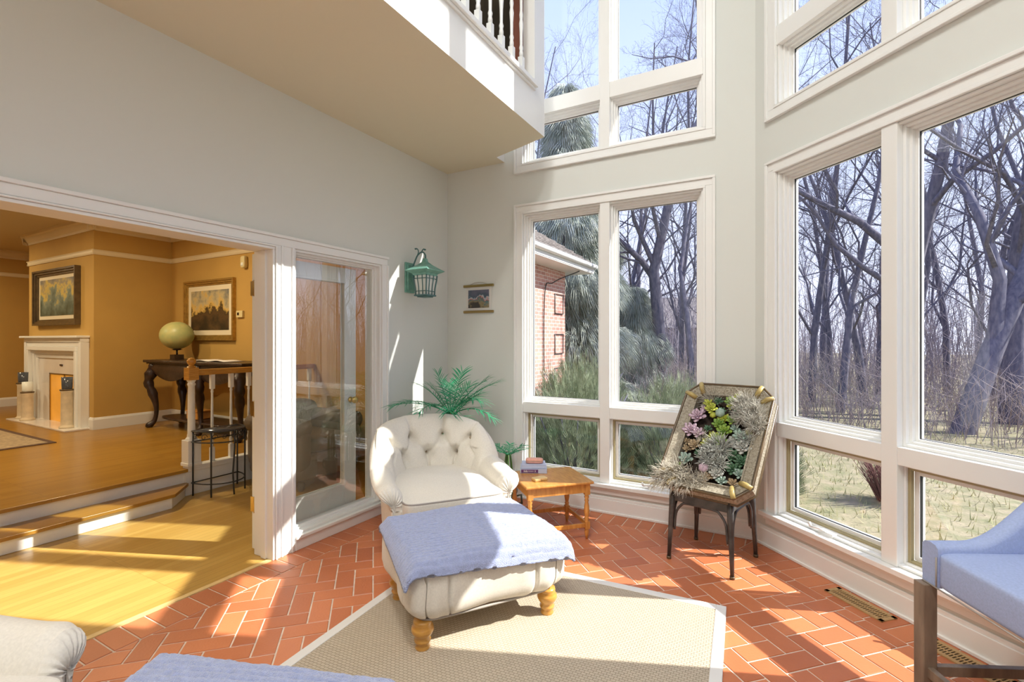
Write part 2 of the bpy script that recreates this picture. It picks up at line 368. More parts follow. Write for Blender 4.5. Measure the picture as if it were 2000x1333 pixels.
# loft / balcony slab with the notch by the bay window
mb = MB()
poly = [(-3.1, YBACK), (-1.70, YBACK), (-1.70, 3.60), (-2.27, 3.79), (-2.27, YB), (-3.1, YB)]
mb.use(M['soffit']); n = len(poly)
mb.add([(x, y, 3.11) for x, y in poly], [tuple(range(n))[::-1]])
mb.use(M['white']); mb.add([(x, y, 3.11) for x, y in poly]+[(x, y, 3.45) for x, y in poly], [(i, (i+1) % n, n+(i+1) % n, n+i) for i in range(n)]+[tuple(range(n, 2*n))])
struct('ceiling_loft_underside', mb)
mb = MB()
mb.box((-1.76, YBACK, 3.405), (-1.685, 3.42, 3.425)); mb.box((-1.80, YBACK, 3.425), (-1.665, 3.42, 3.46)); mb.box((-1.78, YBACK, 3.46), (-1.68, 3.42, 3.475))
struct('trim_1', mb, M['white'], bevel=.004)
mb = MB(); mb.prism([(-1.70, 3.42), (-1.70, 3.60), (-2.27, 3.79), (-2.30, 3.70), (-1.80, 3.50), (-1.80, 3.42)], 3.45, TOP); struct('wall_loft_end', mb, M['white'])
mb = MB(); mb.box((-3.1, YBACK, 3.45), (-2.93, 4.1, TOP)); struct('wall_loft_back', mb, M['loft'])
mb = MB(); mb.box((-1.87, 3.36, 3.45), (-1.80, 3.415, TOP)); struct('trim_2', mb, M['red'])
mb = MB(); mb.prism([(-1.87, 3.42), (-2.93, 3.70), (-2.93, 3.64), (-1.87, 3.37)], 3.45, TOP); struct('wall_loft_panel', mb, M['loft'])
# balustrade
rail = thing('loft_balustrade', 'white turned-spindle balustrade along the loft edge overhead', 'railing', (-1.74, 0, 3.475))
pr = [(.012, 0), (.016, .0), (.016, .04), (.0125, .06), (.017, .085), (.011, .11), (.0125, .22), (.017, .30), (.0115, .34), (.0155, .38), (.011, .42), (.012, .60), (.017, .66), (.012, .70), (.012, .82)]
bm0 = MB(); bm0.box((-.019, -.019, 0), (.019, .019, .13)); bm0.lathe([(r, z*.85+.13) for r, z in pr], sides=10); bm0.box((-.019, -.019, .82), (.019, .019, .95))
first = None
for k in range(28):
    y = 3.27-k*.15
    if first is None: first = bm0.build('spindle', M['white'], rail); first.location = (0, y, 0)
    else:
        o = first.copy(); C.objects.link(o); o.location = (0, y, 0)
mb = MB(); mb.box((-.035, YBACK, .95), (.035, 3.42, 1.0)); mb.build('handrail', M['amber'], rail, bevel=.01)

# ------------------------------------------------------------------ windows
def window(name, fr, s0, s1, z0, z1, ztr, kind):
    """casing on the room side, stepped jambs, mullion, transom; sashes and panes as parts"""
    mb = MB(); b = mb.box; cw = .088; sill = kind == 'low'
    # casing: flat board with raised outer band
    zb = z0 if sill else z0-cw
    def board(w0, w1, dep):                                           # a ring of board from w0 to w1 outside the opening, mitre-free
        b((s0-w1, -dep, z0 if sill else z0-w0), (s0-w0, 0, z1+w0), fr); b((s1+w0, -dep, z0 if sill else z0-w0), (s1+w1, 0, z1+w0), fr)
        b((s0-w1, -dep, z1+w0), (s1+w1, 0, z1+w1), fr)
        if not sill: b((s0-w1, -dep, z0-w1), (s1+w1, 0, z0-w0), fr)
    board(0, .018, .022); board(.018, cw-.02, .016); board(cw-.02, cw, .030)
    if sill:
        b((s0-cw-.03, -.055, z0-.03), (s1+cw+.03, 0, z0), fr); b((s0-cw-.01, -.03, z0-.055), (s1+cw+.01, 0, z0-.03), fr); b((s0-cw, -.018, z0-.09), (s1+cw, 0, z0-.055), fr)
    # jamb liner
    j = .014
    b((s0, .0005, z0+j), (s0+j, .135, z1-j), fr); b((s1-j, .0005, z0+j), (s1, .135, z1-j), fr); b((s0, .0005, z1-j), (s1, .135, z1), fr); b((s0, .0005, z0), (s1, .135, z0+j), fr)
    # mullion and transom, flush with the room face
    sm = (s0+s1)/2; mh = .042; zt0, zt1 = ztr
    b((sm-mh, -.012, z0+.0005), (sm+mh, .13, z1-.0005), fr)
    for a, c in ((s0, sm-mh), (sm+mh, s1)): b((a, -.010, zt0), (c, .13, zt1), fr)
    # outside brickmould
    b((s0-.06, .135, z0-.06), (s0, .155, z1+.06), fr); b((s1, .135, z0-.06), (s1+.06, .155, z1+.06), fr); b((s0, .135, z1), (s1, .155, z1+.06), fr); b((s0, .135, z0-.06), (s1, .165, z0), fr)
    w = struct(name, mb, M['white'], bevel=.003)
    for a, c in ((s0+j, sm-mh), (sm+mh, s1-j)):
        for (e, d, low) in ((z0+j, zt0, True), (zt1, z1-j, False)):
            f = MB(); casement = low and kind == 'low'
            def ring(w0, w1, n0, n1, m):
                f.use(m)
                f.box((a+w0, n0, e+w0), (a+w1, n1, d-w0), fr); f.box((c-w1, n0, e+w0), (c-w0, n1, d-w0), fr)
                f.box((a+w1, n0, e+w0), (c-w1, n1, e+w1), fr); f.box((a+w1, n0, d-w1), (c-w1, n1, d-w0), fr)
            if casement:
                ring(0, .012, .035, .10, M['white']); ring(.010, .026, .05, .075, M['olive']); ring(.026, .05, .075, .12, M['white']); ring(.048, .052, .082, .10, M['seal'])
                gi = .05; gn = .092; gm = M['lglass']
            else:
                ring(0, .016, .03, .12, M['white']); ring(.014, .030, .055, .12, M['white']); ring(.028, .044, .078, .12, M['white']); ring(.0425, .0465, .088, .1, M['seal'])
                gi = .042; gn = .096; gm = M['glass']
            so = f.build('sash', None, w, bevel=.002)
            g = MB(); g.add([fr(a+gi, gn, e+gi), fr(c-gi, gn, e+gi), fr(c-gi, gn, d-gi), fr(a+gi, gn, d-gi)], [(0, 1, 2, 3)])
            p = g.build('pane', gm, so)
        if kind == 'low':
            cm = (a+c)/2; k = MB(); k.use(M['white'])
            k.box((cm-.045, -.005, z0+.0), (cm+.055, .03, z0+.022), fr); k.tube([fr(cm, .0, z0+.022), fr(cm-.02, -.02, z0+.035), fr(cm-.075, -.03, z0+.03)], .007, 8); k.tube([fr(cm-.075, -.03, z0+.03), fr(cm-.085, -.03, z0+.055)], .009, 8)
            k.build('crank_handle', M['abrass'], w)
    return w
window('window_1', frameB, *W_B, ZL0, ZL1, (.79, .885), 'low')
window('window_2', frameB, *W_B, ZU0, ZU1, (3.47, 3.60), 'high')
window('window_3', frameC, *W_C, ZL0, ZL1, (.79, .885), 'low')
window('window_4', frameC, *W_C, ZU0, ZU1, (3.47, 3.60), 'high')
window('window_5', frameD, 2.9, 4.4, .9, ZL1, (1.3, 1.4), 'high')
window('window_6', frameD, 2.9, 4.4, ZU0, ZU1, (3.47, 3.60), 'high')
# baseboards
def base(name, fr, s0, s1, h=.115):
    mb = MB(); mb.box((s0, -.016, 0), (s1, 0, h), fr); mb.box((s0, -.010, h), (s1, 0, h+.022), fr); mb.box((s0, -.026, 0), (s1, 0, .018), fr)
    return struct(name, mb, M['white'], bevel=.003)
base('baseboard_back', frameB, 0, 2.755); base('baseboard_bay', frameC, 0.005, CL-.01); base('baseboard_right', frameD, 0.01, DY-YBACK); base('baseboard_left', frameA, SY1+.07, YB)

# opening casings, side light frame, door leaf
mb = MB(); A = frameA
mb.box((OY1, -.016, 0), (SY0, 0, SZ1), A); mb.box((OY1-.002, -.026, 0), (OY1+.012, -.016, OZ), A); mb.box((OY1+.04, -.024, 0), (OY1+.055, -.016, SZ1), A); mb.box((SY0-.03, -.024, 0), (SY0-.012, -.016, SZ1), A)
mb.box((OY0-.09, -.016, OZ), (OY1, 0, SZ1), A); mb.box((OY0-.09, -.016, SZ1), (SY1+.06, 0, OZ+.065), A); mb.box((OY0-.09, -.028, OZ+.065), (SY1+.068, 0, OZ+.085), A); mb.box((OY0, -.024, OZ), (OY1-.002, -.016, OZ+.010), A)
mb.box((SY1, -.016, 0), (SY1+.05, 0, SZ1), A); mb.box((SY1+.05, -.026, 0), (SY1+.068, 0, SZ1), A)
mb.box((SY0, -.02, 0), (SY1, 0, SZ0-.022), A); mb.box((SY0, -.034, SZ0-.022), (SY1, .0, SZ0), A)
# jambs of the opening and head
mb.box((OY1-.018, -.014, 0), (OY1-.0005, wt+.016, OZ-.018), A); mb.box((OY0, -.014, OZ-.018), (OY1-.0005, wt+.016, OZ-.0005), A); mb.box((OY0+.0005, -.014, 0), (OY0+.018, wt+.016, OZ-.018), A)
mb.box((OY1-.030, .05, 0), (OY1-.016, .10, OZ-.016), A)
mb.box((OY1, wt, 0), (SY0-.02, wt+.018, OZ+.09), A); mb.box((OY0-.09, wt, OZ), (OY1, wt+.018, OZ+.09), A)
struct('trim_3', mb, M['white'], bevel=.003)
mb = MB()
for w0, w1, n0, n1 in ((0, .016, 0, wt), (.014, .03, .04, .13), (.028, .04, .06, .10)):
    mb.box((SY0+w0, n0, SZ0+w0), (SY0+w1, n1, SZ1-w0), A); mb.box((SY1-w1, n0, SZ0+w0), (SY1-w0, n1, SZ1-w0), A)
    mb.box((SY0+w1, n0, SZ0+w0), (SY1-w1, n1, SZ0+w1), A); mb.box((SY0+w1, n0, SZ1-w1), (SY1-w1, n1, SZ1-w0), A)
sl = struct('window_7', mb, M['white'], bevel=.002)
g = MB(); g.add([A(SY0+.03, .075, SZ0+.03), A(SY1-.03, .075, SZ0+.03), A(SY1-.03, .075, SZ1-.03), A(SY0+.03, .075, SZ1-.03)], [(0, 1, 2, 3)]); g.build('pane', M['dglass'], sl)
# the leaf, folded back behind the side light
dr = bpy.data.objects.new('door_1', None); C.objects.link(dr); dr.location = (-3.145, 2.035, 0); dr['kind'] = 'structure'
dr['label'] = 'white glazed door leaf folded back behind the side light'
LW = .885
mb = MB(); T0, T1 = -.022, .022
mb.box((T0, 0, .025), (T1, .115, 2.035)); mb.box((T0, LW-.115, .025), (T1, LW, 2.035)); mb.box((T0, .115, .025), (T1, LW-.115, .27)); mb.box((T0, .115, 1.92), (T1, LW-.115, 2.035))
for q in (T0-.004, T1-.004):
    mb.box((q, .105, .26), (q+.008, .125, 1.93)); mb.box((q, LW-.125, .26), (q+.008, LW-.105, 1.93)); mb.box((q, .115, .26), (q+.008, LW-.115, .28)); mb.box((q, .115, 1.91), (q+.008, LW-.115, 1.93))
mb.build('leaf_frame', M['whited'], dr, bevel=.003)
g = MB(); g.add([(0, .11, .265), (0, LW-.11, .265), (0, LW-.11, 1.925), (0, .11, 1.925)], [(0, 1, 2, 3)]); g.build('pane', M['dglass'], dr)
k = MB()
for sg in (1, -1):
    prof = [(.024, 0), (.024, .006), (.010, .010), (.010, .03), (.024, .037), (.029, .05), (.026, .062), (.012, .068)]
    kk = MB(); kk.lathe(prof, sides=16); kk.xf(Matrix.Translation((sg*T1, LW-.06, .955)) @ Matrix.Rotation(sg*PI/2, 4, 'Y')); k.add(kk.v, kk.f, True)
k.build('door_knob', M['brass'], dr)
for z in (1.80, .98, .33):
    h = MB(); h.box((-.003+T1, -.006, z-.05), (.034+T1, -.002, z+.05)); h.box((-.034+T0+.03, -.008, z-.05), (T1-.002, -.003, z+.05)); h.tube([(T1-.001, -.010, z-.055), (T1-.001, -.010, z+.055)], .006, 8)
    h.build('hinge', M['abrass'] if z > .5 else M['brass'], dr)

# ------------------------------------------------------------------ brick floor (herringbone with a soldier border)
def clip(poly, hp):
    out = []
    for (nx, ny, c) in hp:
        out = []; n = len(poly)
        for i in range(n):
            p, q = poly[i], poly[(i+1) % n]; dp = nx*p[0]+ny*p[1]-c; dq = nx*q[0]+ny*q[1]-c
            if dp <= 0: out.append(p)
            if (dp < 0 < dq) or (dq < 0 < dp):
                t = dp/(dp-dq); out.append((p[0]+(q[0]-p[0])*t, p[1]+(q[1]-p[1])*t))
        poly = out
        if len(poly) < 3: return []
    return poly
BW, BL, GR = .108, .216, .0075
fl = MB(); fl.use(M['grout']); fl.prism([(XA-.02, YBACK), (DX+.02, YBACK), (DX+.02, DY), (-.16, YB+.01), (XA-.02, YB+.01)], -.06, -.0035)
fl.use(M['brick'])
def brick(poly):
    if len(poly) < 3: return
    n = len(poly); cx = sum(p[0] for p in poly)/n; cyy = sum(p[1] for p in poly)/n
    ar = abs(sum(poly[i][0]*poly[(i+1) % n][1]-poly[(i+1) % n][0]*poly[i][1] for i in range(n)))/2
    if ar < .0006: return
    top = []
    for x, y in poly:
        dx, dy = cx-x, cyy-y; l = math.hypot(dx, dy) or 1; top.append((x+dx/l*.003, y+dy/l*.003))
    fl.add([(x, y, -.0034) for x, y in poly]+[(x, y, 0) for x, y in top], [(i, (i+1) % n, n+(i+1) % n, n+i) for i in range(n)]+[tuple(range(n, 2*n))], False)
bd = .216
HP = [(-1, 0, -(XA+bd)), (0, 1, YB-bd), (S2, S2, (3.765*S2)-bd), (1, 0, DX-bd), (0, -1, -(YBACK+bd))]
HPf = [(a, b_, c-GR/2) for a, b_, c in HP]
c45, s45 = math.cos(-PI/4), math.sin(-PI/4)
def r45(x, y): return (x*c45-y*s45-.9, x*s45+y*c45+1.2)
u_ = BW
for i in range(-70, 70):
    for j in range(-70, 70):
        k_ = (i-j) % 4
        if k_ == 0: q = (i*u_, j*u_, (i+2)*u_, (j+1)*u_)
        elif k_ == 3: q = (i*u_, (j)*u_, (i+1)*u_, (j+2)*u_)
        else: continue
        a = GR/2; P = [r45(q[0]+a, q[1]+a), r45(q[2]-a, q[1]+a), r45(q[2]-a, q[3]-a), r45(q[0]+a, q[3]-a)]
        if P[0][0] < -4 or P[0][0] > 2.2 or P[0][1] < -3 or P[0][1] > 5: continue
        brick(clip(P, HPf))
def soldiers(O, U, N, L, m0, m1):
    """O corner, U along the wall, N into the room; mitre half-planes"""
    n = int(L/BW)+2
    for k in range(-1, n):
        a = GR/2; s0, s1 = k*BW+a, (k+1)*BW-a
        P = [(O[0]+U[0]*s+N[0]*t, O[1]+U[1]*s+N[1]*t) for s, t in ((s0, .006), (s1, .006), (s1, bd-GR/2), (s0, bd-GR/2))]
        brick(clip(P, [m0, m1]))
def mitre(O, ang, side):
    nx, ny = -math.sin(ang), math.cos(ang); nx *= side; ny *= side; return (nx, ny, nx*O[0]+ny*O[1]-GR/2)
cAB = (XA, YB); cBC = (-.17, YB); cCD = (DX, DY); cDE = (DX, YBACK); cEA = (XA, YBACK)
mAB = -PI/4; mBC = math.radians(-112.5); mCD = math.radians(-157.5); mDE = math.radians(135); mEA = math.radians(45)
soldiers(cAB, (1, 0), (0, -1), 2.76, mitre(cAB, mAB, -1), mitre(cBC, mBC, 1))
soldiers(cBC, (S2, -S2), (-S2, -S2), CL, mitre(cBC, mBC, -1), mitre(cCD, mCD, 1))
soldiers(cCD, (0, -1), (-1, 0), DY-YBACK, mitre(cCD, mCD, -1), mitre(cDE, mDE, 1))
soldiers(cEA, (0, 1), (1, 0), YB-YBACK, mitre(cEA, mEA, -1), mitre(cAB, mAB, 1))
struct('floor', fl)
# wood floors, threshold, steps
mb = MB(); mb.box((-4.85, -3.6, -.06), (XA-.022, 4.05, -.001)); struct('floor_lower_boards', mb, M['floor1'])
mb = MB(); mb.box((XA-.03, OY0, -.003), (XA+.004, OY1, .004)); struct('trim_4', mb, M['coast'])
HF = .25
mb = MB(); mb.box((-12.2, -3.6, -.06), (-4.85, 3.885, HF)); struct('floor_upper_boards', mb, M['floor2'])
mb = MB(); mb.use(M['white'])
mb.box((-4.852, -3.6, 0), (-4.835, 2.455, HF-.028)); mb.box((-4.852, 2.455, 0), (-4.825, 3.885, HF+.0))
mb.prism([(-4.835, -3.6), (-4.575, -3.6), (-4.575, 2.221), (-4.81, 2.445), (-4.835, 2.445)], 0, .098)
mb.use(M['floor2']); mb.prism([(-4.835, -3.6), (-4.545, -3.6), (-4.545, 2.232), (-4.79, 2.465), (-4.835, 2.465)], .098, .125)
mb.box((-4.87, -3.6, HF-.027), (-4.805, 2.47, HF+.001))
mb.use(M['white']); mb.box((-4.90, 2.47, HF), (-4.80, 3.885, HF+.022)); mb.box((-4.838, 2.47, HF-.028), (-4.808, 3.885, HF))
struct('trim_5', mb, bevel=.003)
rl = thing('stair_railing', 'oak-topped railing with white spindles beside the living room steps', 'railing', (-4.85, 2.52, HF+.022))
mb = MB(); mb.box((-.058, -.058, 0), (.058, .058, .24)); mb.box((-.064, -.064, 0), (.064, .064, .03))
mb.lathe([(.052, .24), (.046, .255), (.034, .27), (.036, .28), (.032, .30), (.030, .60), (.028, .74), (.036, .76), (.028, .775), (.040, .80), (.044, .81)], sides=20)
mb.build('newel_post', M['white'], rl, bevel=.003)
mb = MB(); mb.box((-.045, -.045, .80), (.045, .045, .915)); mb.lathe([(.04, .915), (.03, .93), (.018, .937), (.030, .95), (.038, .968), (.037, .985), (.025, 1.003), (.004, 1.01)], sides=20); mb.build('newel_cap', M['amber'], rl, bevel=.003)
for k in range(7):
    mb = MB(); y = .19+.185*k; mb.box((-.018, y-.018, 0), (.018, y+.018, .13)); mb.box((-.018, y-.018, .70), (.018, y+.018, .84))
    mb.lathe([(.017, .13), (.010, .15), (.016, .18), (.0095, .21), (.013, .36), (.010, .62), (.010, .66), (.014, .675), (.010, .69), (.017, .705)], (0, y, 0), 12); mb.build('spindle', M['white'], rl)
mb = MB(); mb.box((-.03, .04, .84), (.03, 1.36, .895)); mb.build('handrail', M['amber'], rl, bevel=.008)

# ------------------------------------------------------------------ living room shell
ZC = 3.06; YW = 3.885
mb = MB(); mb.box((-12.4, YW, -.05), (XA-wt, YW+.2, ZC+.1)); struct('wall_living_back', mb, M['tan'])
mb = MB(); mb.box((-10.22, 2.94, -.05), (-8.01, YW, ZC)); struct('wall_chimney', mb, M['tan'])
mb = MB(); mb.box((-12.4, -3.8, -.05), (-12.2, YW, ZC)); struct('wall_living_left', mb, M['tan'])
mb = MB(); mb.box((-12.4, -3.8, -.05), (XA-wt, -3.6, ZC)); struct('wall_living_front', mb, M['tan'])
mb = MB(); mb.box((-12.4, -3.8, ZC), (XA-wt, YW+.2, ZC+.1)); struct('ceiling_living', mb, M['ceil2'])
def runs(name, prof, m, segs):
    """profile list of (out, z) swept along straight segments ((x0,y0),(x1,y1),(nx,ny))"""
    mb = MB()
    for (p, q, nn) in segs:
        k = len(prof); vs = [(p[0]+nn[0]*o, p[1]+nn[1]*o, z) for o, z in prof]+[(q[0]+nn[0]*o, q[1]+nn[1]*o, z) for o, z in prof]
        mb.add(vs, [(i, i+1, k+i+1, k+i) for i in range(k-1)]+[tuple(range(k))[::-1], tuple(range(k, 2*k))])
    return struct(name, mb, m)
segs = [((-12.2, YW), (-10.22, YW), (0, -1)), ((-10.22, YW), (-10.22, 2.94-.07), (-1, 0)), ((-10.22-.07, 2.94), (-8.01+.07, 2.94), (0, -1)), ((-8.01, 2.94-.07), (-8.01, YW), (1, 0)), ((-8.01, YW), (XA-wt, YW), (0, -1)), ((-12.2, -3.6), (-12.2, YW), (1, 0))]
runs('trim_6', [(0, ZC-.15), (.015, ZC-.15), (.018, ZC-.12), (.035, ZC-.10), (.06, ZC-.05), (.085, ZC-.035), (.09, ZC), (0, ZC)], M['crown'], segs)
segs2 = [(a, b_, c) if True else 0 for a, b_, c in [((-12.2, YW), (-10.22, YW), (0, -1)), ((-10.22, YW), (-10.22, 2.92), (-1, 0)), ((-10.24, 2.94), (-7.995, 2.94), (0, -1)), ((-8.01, 2.925), (-8.01, YW), (1, 0)), ((-8.01, YW), (XA-wt, YW), (0, -1)), ((-12.2, -3.6), (-12.2, YW), (1, 0))]]
runs('trim_7', [(0, 2.59), (.012, 2.59), (.02, 2.61), (.02, 2.64), (.03, 2.655), (0, 2.66)], M['crown'], segs2)
bsegs = [((-12.2, YW), (-10.22, YW), (0, -1)), ((-10.22, YW), (-10.22, 2.92), (-1, 0)), ((-8.12, 2.94), (-7.995, 2.94), (0, -1)), ((-8.01, 2.925), (-8.01, YW), (1, 0)), ((-8.01, YW), (-4.9, YW), (0, -1)), ((-12.2, -3.6), (-12.2, YW), (1, 0))]
runs('baseboard_living', [(0, HF), (.02, HF), (.02, HF+.13), (.008, HF+.155), (0, HF+.16)], M['white'], bsegs)

# ------------------------------------------------------------------ fireplace
fp = thing('fireplace', 'white moulded fireplace surround with marble slip and amber-lit firebox', 'fireplace', (0, 0, 0))
mb = MB(); x0, x1, zt = -10.08, -8.14, 1.475; ox0, ox1, ozt = -9.40, -8.49, .965
for (ins, dep) in ((0, .10), (.06, .085), (.12, .11), (.17, .06), (.23, .035)):
    w_ = .075 if ins == .23 else .06
    mb.box((x0+ins, 2.94-dep, HF), (x0+ins+w_, 2.94, zt-ins-.0605)); mb.box((x1-ins-w_, 2.94-dep, HF), (x1-ins, 2.94, zt-ins-.0605)); mb.box((x0+ins, 2.94-dep, zt-ins-.06), (x1-ins, 2.94, zt-ins-.0005))
mb.box((x0-.02, 2.94-.15, zt), (x1+.02, 2.94, zt+.03))
mb.build('surround', M['white'], fp, bevel=.006)
mb = MB(); mb.box((x0+.28, 2.925, HF), (ox0, 2.94, zt-.28)); mb.box((ox1, 2.925, HF), (x1-.28, 2.94, zt-.28)); mb.box((ox0, 2.925, ozt), (ox1, 2.94, zt-.28)); mb.build('marble_slip', M['marble'], fp)
mb = MB(); mb.box((ox0+.38, 2.915, 1.075), (ox0+.46, 2.926, 1.10)); mb.build('damper_knob', M['dark'], fp)
mb = MB(); mb.box((ox0, 2.934, HF), (ox1, 2.938, ozt)); mb.build('firebox', mat('firebox_amber_glow', (.55, .28, .05), .35, col2=(.30, .13, .02), vscale=2.2, emit=((1, .38, .03), .38)), fp)
mb = MB(); 
for t in (ox0, (ox0+ox1)/2+.05, ox1-.02): mb.box((t, 2.922, HF), (t+.02, 2.936, ozt))
mb.box((ox0, 2.922, ozt-.02), (ox1, 2.936, ozt)); mb.build('fire_screen_frame', M['abrass'], fp)
mb = MB(); mb.box((-10.14, 2.66, HF), (-8.09, 2.94, HF+.022)); mb.build('hearth', M['marble'], fp, bevel=.004)
def pillar(x, y, h, cup, lab, m):
    t = thing('candle_stand', lab, 'candle holder', (x, y, HF+.022), 0, 'tall candle stands on the hearth')
    mb = MB(); mb.lathe([(.085, 0), (.085, .02), (.072, .03), (.066, .05), (.064, h-.03), (.072, h-.01), (.072, h)], sides=20); mb.build('column', M['candle'], t)
    mb = MB(); mb.lathe([(.075, h), (.078, h+.015), (.06, h+.02)], sides=20); mb.build('collar', M['umber'], t)
    mb = MB(); mb.lathe([(.05, h+.016), (.056, h+.03), (.060, h+cup)], sides=20); mb.build('candle_cup', m, t)
pillar(-9.93, 2.79, .52, .17, 'taller candle stand left of the fireplace opening, smoked glass cup', M['smoke'])
pillar(-9.66, 2.76, .40, .16, 'shorter candle stand left of the fireplace opening, clear pale cup', M['frost'])
pillar(-8.36, 2.78, .50, .18, 'candle stand on the hearth in front of the amber firebox', M['smoke'])

# framed pictures (generic landscapes)
def picture(name, lab, x0, x1, z0, z1, y, fm, fw, mw, pm, dep=.05):
    t = thing(name, lab, 'picture', ((x0+x1)/2, y, (z0+z1)/2)); w, h = (x1-x0)/2, (z1-z0)/2
    mb = MB()
    for i, (a, d) in enumerate(((0, dep), (fw*.35, dep*.75), (fw*.7, dep*.5))):
        b_ = fw if i == 2 else fw*.35*(i+1)
        mb.box((-w+a, -d, -h+b_), (-w+b_, 0, h-b_)); mb.box((w-b_, -d, -h+b_), (w-a, 0, h-b_)); mb.box((-w+a, -d, -h+a), (w-a, 0, -h+b_)); mb.box((-w+a, -d, h-b_), (w-a, 0, h-a))
    mb.build('frame', fm, t, bevel=.003)
    mb = MB(); mb.box((-w+fw, -.012, -h+fw), (w-fw, -.004, h-fw)); mb.build('mount', M['matb'], t)
    mb = MB(); q = fw+mw; mb.box((-w+q, -.016, -h+q), (w-q, -.010, h-q)); mb.build('painting', pm, t)
    return t
pm1 = painting_mat('stormy_lake_landscape', [(0, (.05, .06, .03)), (.25, (.10, .14, .11)), (.48, (.20, .25, .20)), (.62, (.62, .46, .10)), (.78, (.30, .26, .18)), (1, (.12, .13, .14))], 3.2, 3.1, -.35, .38)
pm2 = painting_mat('sunlit_valley_landscape', [(0, (.03, .02, .008)), (.30, (.10, .055, .02)), (.42, (.05, .03, .01)), (.55, (.66, .44, .12)), (.72, (.50, .42, .24)), (1, (.14, .16, .17))], 3.6, 8.3, -.34, .40)
picture('landscape_painting', 'dark-framed landscape painting of stormy lake above the fireplace', -9.88, -8.40, 1.66, 2.47, 2.94, M['umber'], .085, .055, pm1, .07)
picture('landscape_print', 'gilt-framed landscape print above the dark console table', -7.60, -6.39, 1.44, 2.285, YW, M['gold'], .075, .07, pm2)
t = thing('thermostat', 'small cream thermostat right of the gilt-framed print', 'thermostat', (-6.27, YW, 1.79))
mb = MB(); mb.box((-.08, -.03, -.045), (.06, 0, .045)); mb.build('housing', M['plastic'], t, bevel=.006)
mb = MB(); mb.box((-.05, -.033, -.015), (-.01, -.029, .02)); mb.build('display', M['dark'], t)
t = thing('motion_sensor', 'cream alarm sensor high on the wall below the picture rail', 'sensor', (-6.17, YW, 2.47))
mb = MB(); mb.superel((0, -.03, 0), (.045, .03, .08), .4, .4, 16, 10); mb.build('housing', M['plastic'], t)
mb = MB(); mb.superel((0, -.05, -.03), (.03, .015, .025), .6, .6, 12, 8); mb.build('lens', M['frost'], t)

# console table
ct = thing('console_table', 'long dark carved console table with scrolled legs and lower shelf', 'table', (-6.55, 3.62, HF))
TH = .925
mb = MB(); mb.box((-1.13, -.26, TH-.035), (1.13, .24, TH)); mb.box((-1.10, -.235, TH-.055), (1.10, .235, TH-.033)); mb.build('tabletop', M['dark'], ct, bevel=.008)
mb = MB()
for sx_ in (-1, 1):
    mb.grid(lambda u, v, s=sx_: (s*.03+s*u*.98, -.215-.02*math.sin(PI*v), TH-.055-(.09+.13*abs(math.sin(u*PI*1.0)))*v), 24, 6)
mb.box((-1.05, -.20, TH-.16), (1.05, -.18, TH-.05)); mb.box((-1.05, -.2, TH-.16), (-1.03, .22, TH-.05)); mb.box((1.03, -.2, TH-.16), (1.05, .22, TH-.05)); mb.build('apron', M['dark'], ct)
for (lx, ly) in ((-.98, -.18), (.14, -.18), (.98, -.18), (-.98, .17), (.98, .17)):
    sg = -1 if lx < 0 else 1; fy = -1 if ly < 0 else .2
    P = cat_rom([(lx-sg*.0, ly, TH-.05), (lx+sg*.03, ly+.03*fy, TH-.18), (lx+sg*.055, ly+.05*fy, TH-.32), (lx+sg*.01, ly+.02*fy, TH-.46), (lx-sg*.02, ly-.01*fy, TH-.66), (lx+sg*.0, ly, .10), (lx+sg*.035, ly+.05*fy, .03), (lx+sg*.045, ly+.06*fy, .0)], 26)
    R_ = cat_rom([(.05, 0, 0), (.068, 0, 0), (.055, 0, 0), (.052, 0, 0), (.03, 0, 0), (.028, 0, 0), (.045, 0, 0), (.03, 0, 0)], 26)
    mb = MB(); mb.tube(P, [r[0]*(1+.16*math.sin(i*1.9)*(i < 12)) for i, r in enumerate(R_)], 12); mb.build('leg', M['dark'], ct)
mb = MB(); mb.superel((0, 0, .135), (1.0, .19, .018), .3, .6, 32, 8); mb.build('lower_shelf', M['dark'], ct)
gb = thing('globe', 'antique yellow-green globe on a small black stand', 'globe', (-7.33, 3.62, HF+TH))
mb = MB(); mb.box((-.06, -.06, 0), (.06, .06, .07)); mb.tube([(0, 0, .07), (0, 0, .14)], .012, 10); mb.lathe([(.03, .13), (.07, .14), (.035, .15)]); mb.build('stand', M['dark'], gb)
mb = MB(); mb.superel((0, 0, .335), (.205, .205, .19), 1, 1, 32, 20); mb.build('sphere', M['globe'], gb)
t = thing('magazine', 'pale magazine lying open on the console table', 'magazine', (-6.25, 3.55, HF+TH)); mb = MB()
mb.grid(lambda u, v: (-.36+u*.72, -.11+v*.24, .006+.012*math.sin(u*PI*2)**2), 20, 4); mb.build('pages', M['page'], t, solid=.008)
t = thing('storage_basket', 'small tan wooden box on the lower shelf of the console', 'box', (-6.75, 3.6, HF+.155)); mb = MB(); mb.box((-.13, -.09, 0), (.13, .09, .10)); mb.build('body', M['pine'], t, bevel=.01); mb = MB(); mb.box((-.138, -.098, .10), (.138, .098, .118)); mb.build('lid', M['pine'], t, bevel=.004)
# living room rug
rg = thing('living_room_rug', 'faded patterned rug with dark edge on the raised wood floor', 'rug', (-9.3, .93, HF))
mb = MB(); mb.box((-1.92, -1.43, 0), (1.92, 1.43, .008)); mb.build('border', M['persianb'], rg); mb = MB(); mb.box((-1.86, -1.37, .002), (1.86, 1.37, .010)); mb.build('field', M['persian'], rg)

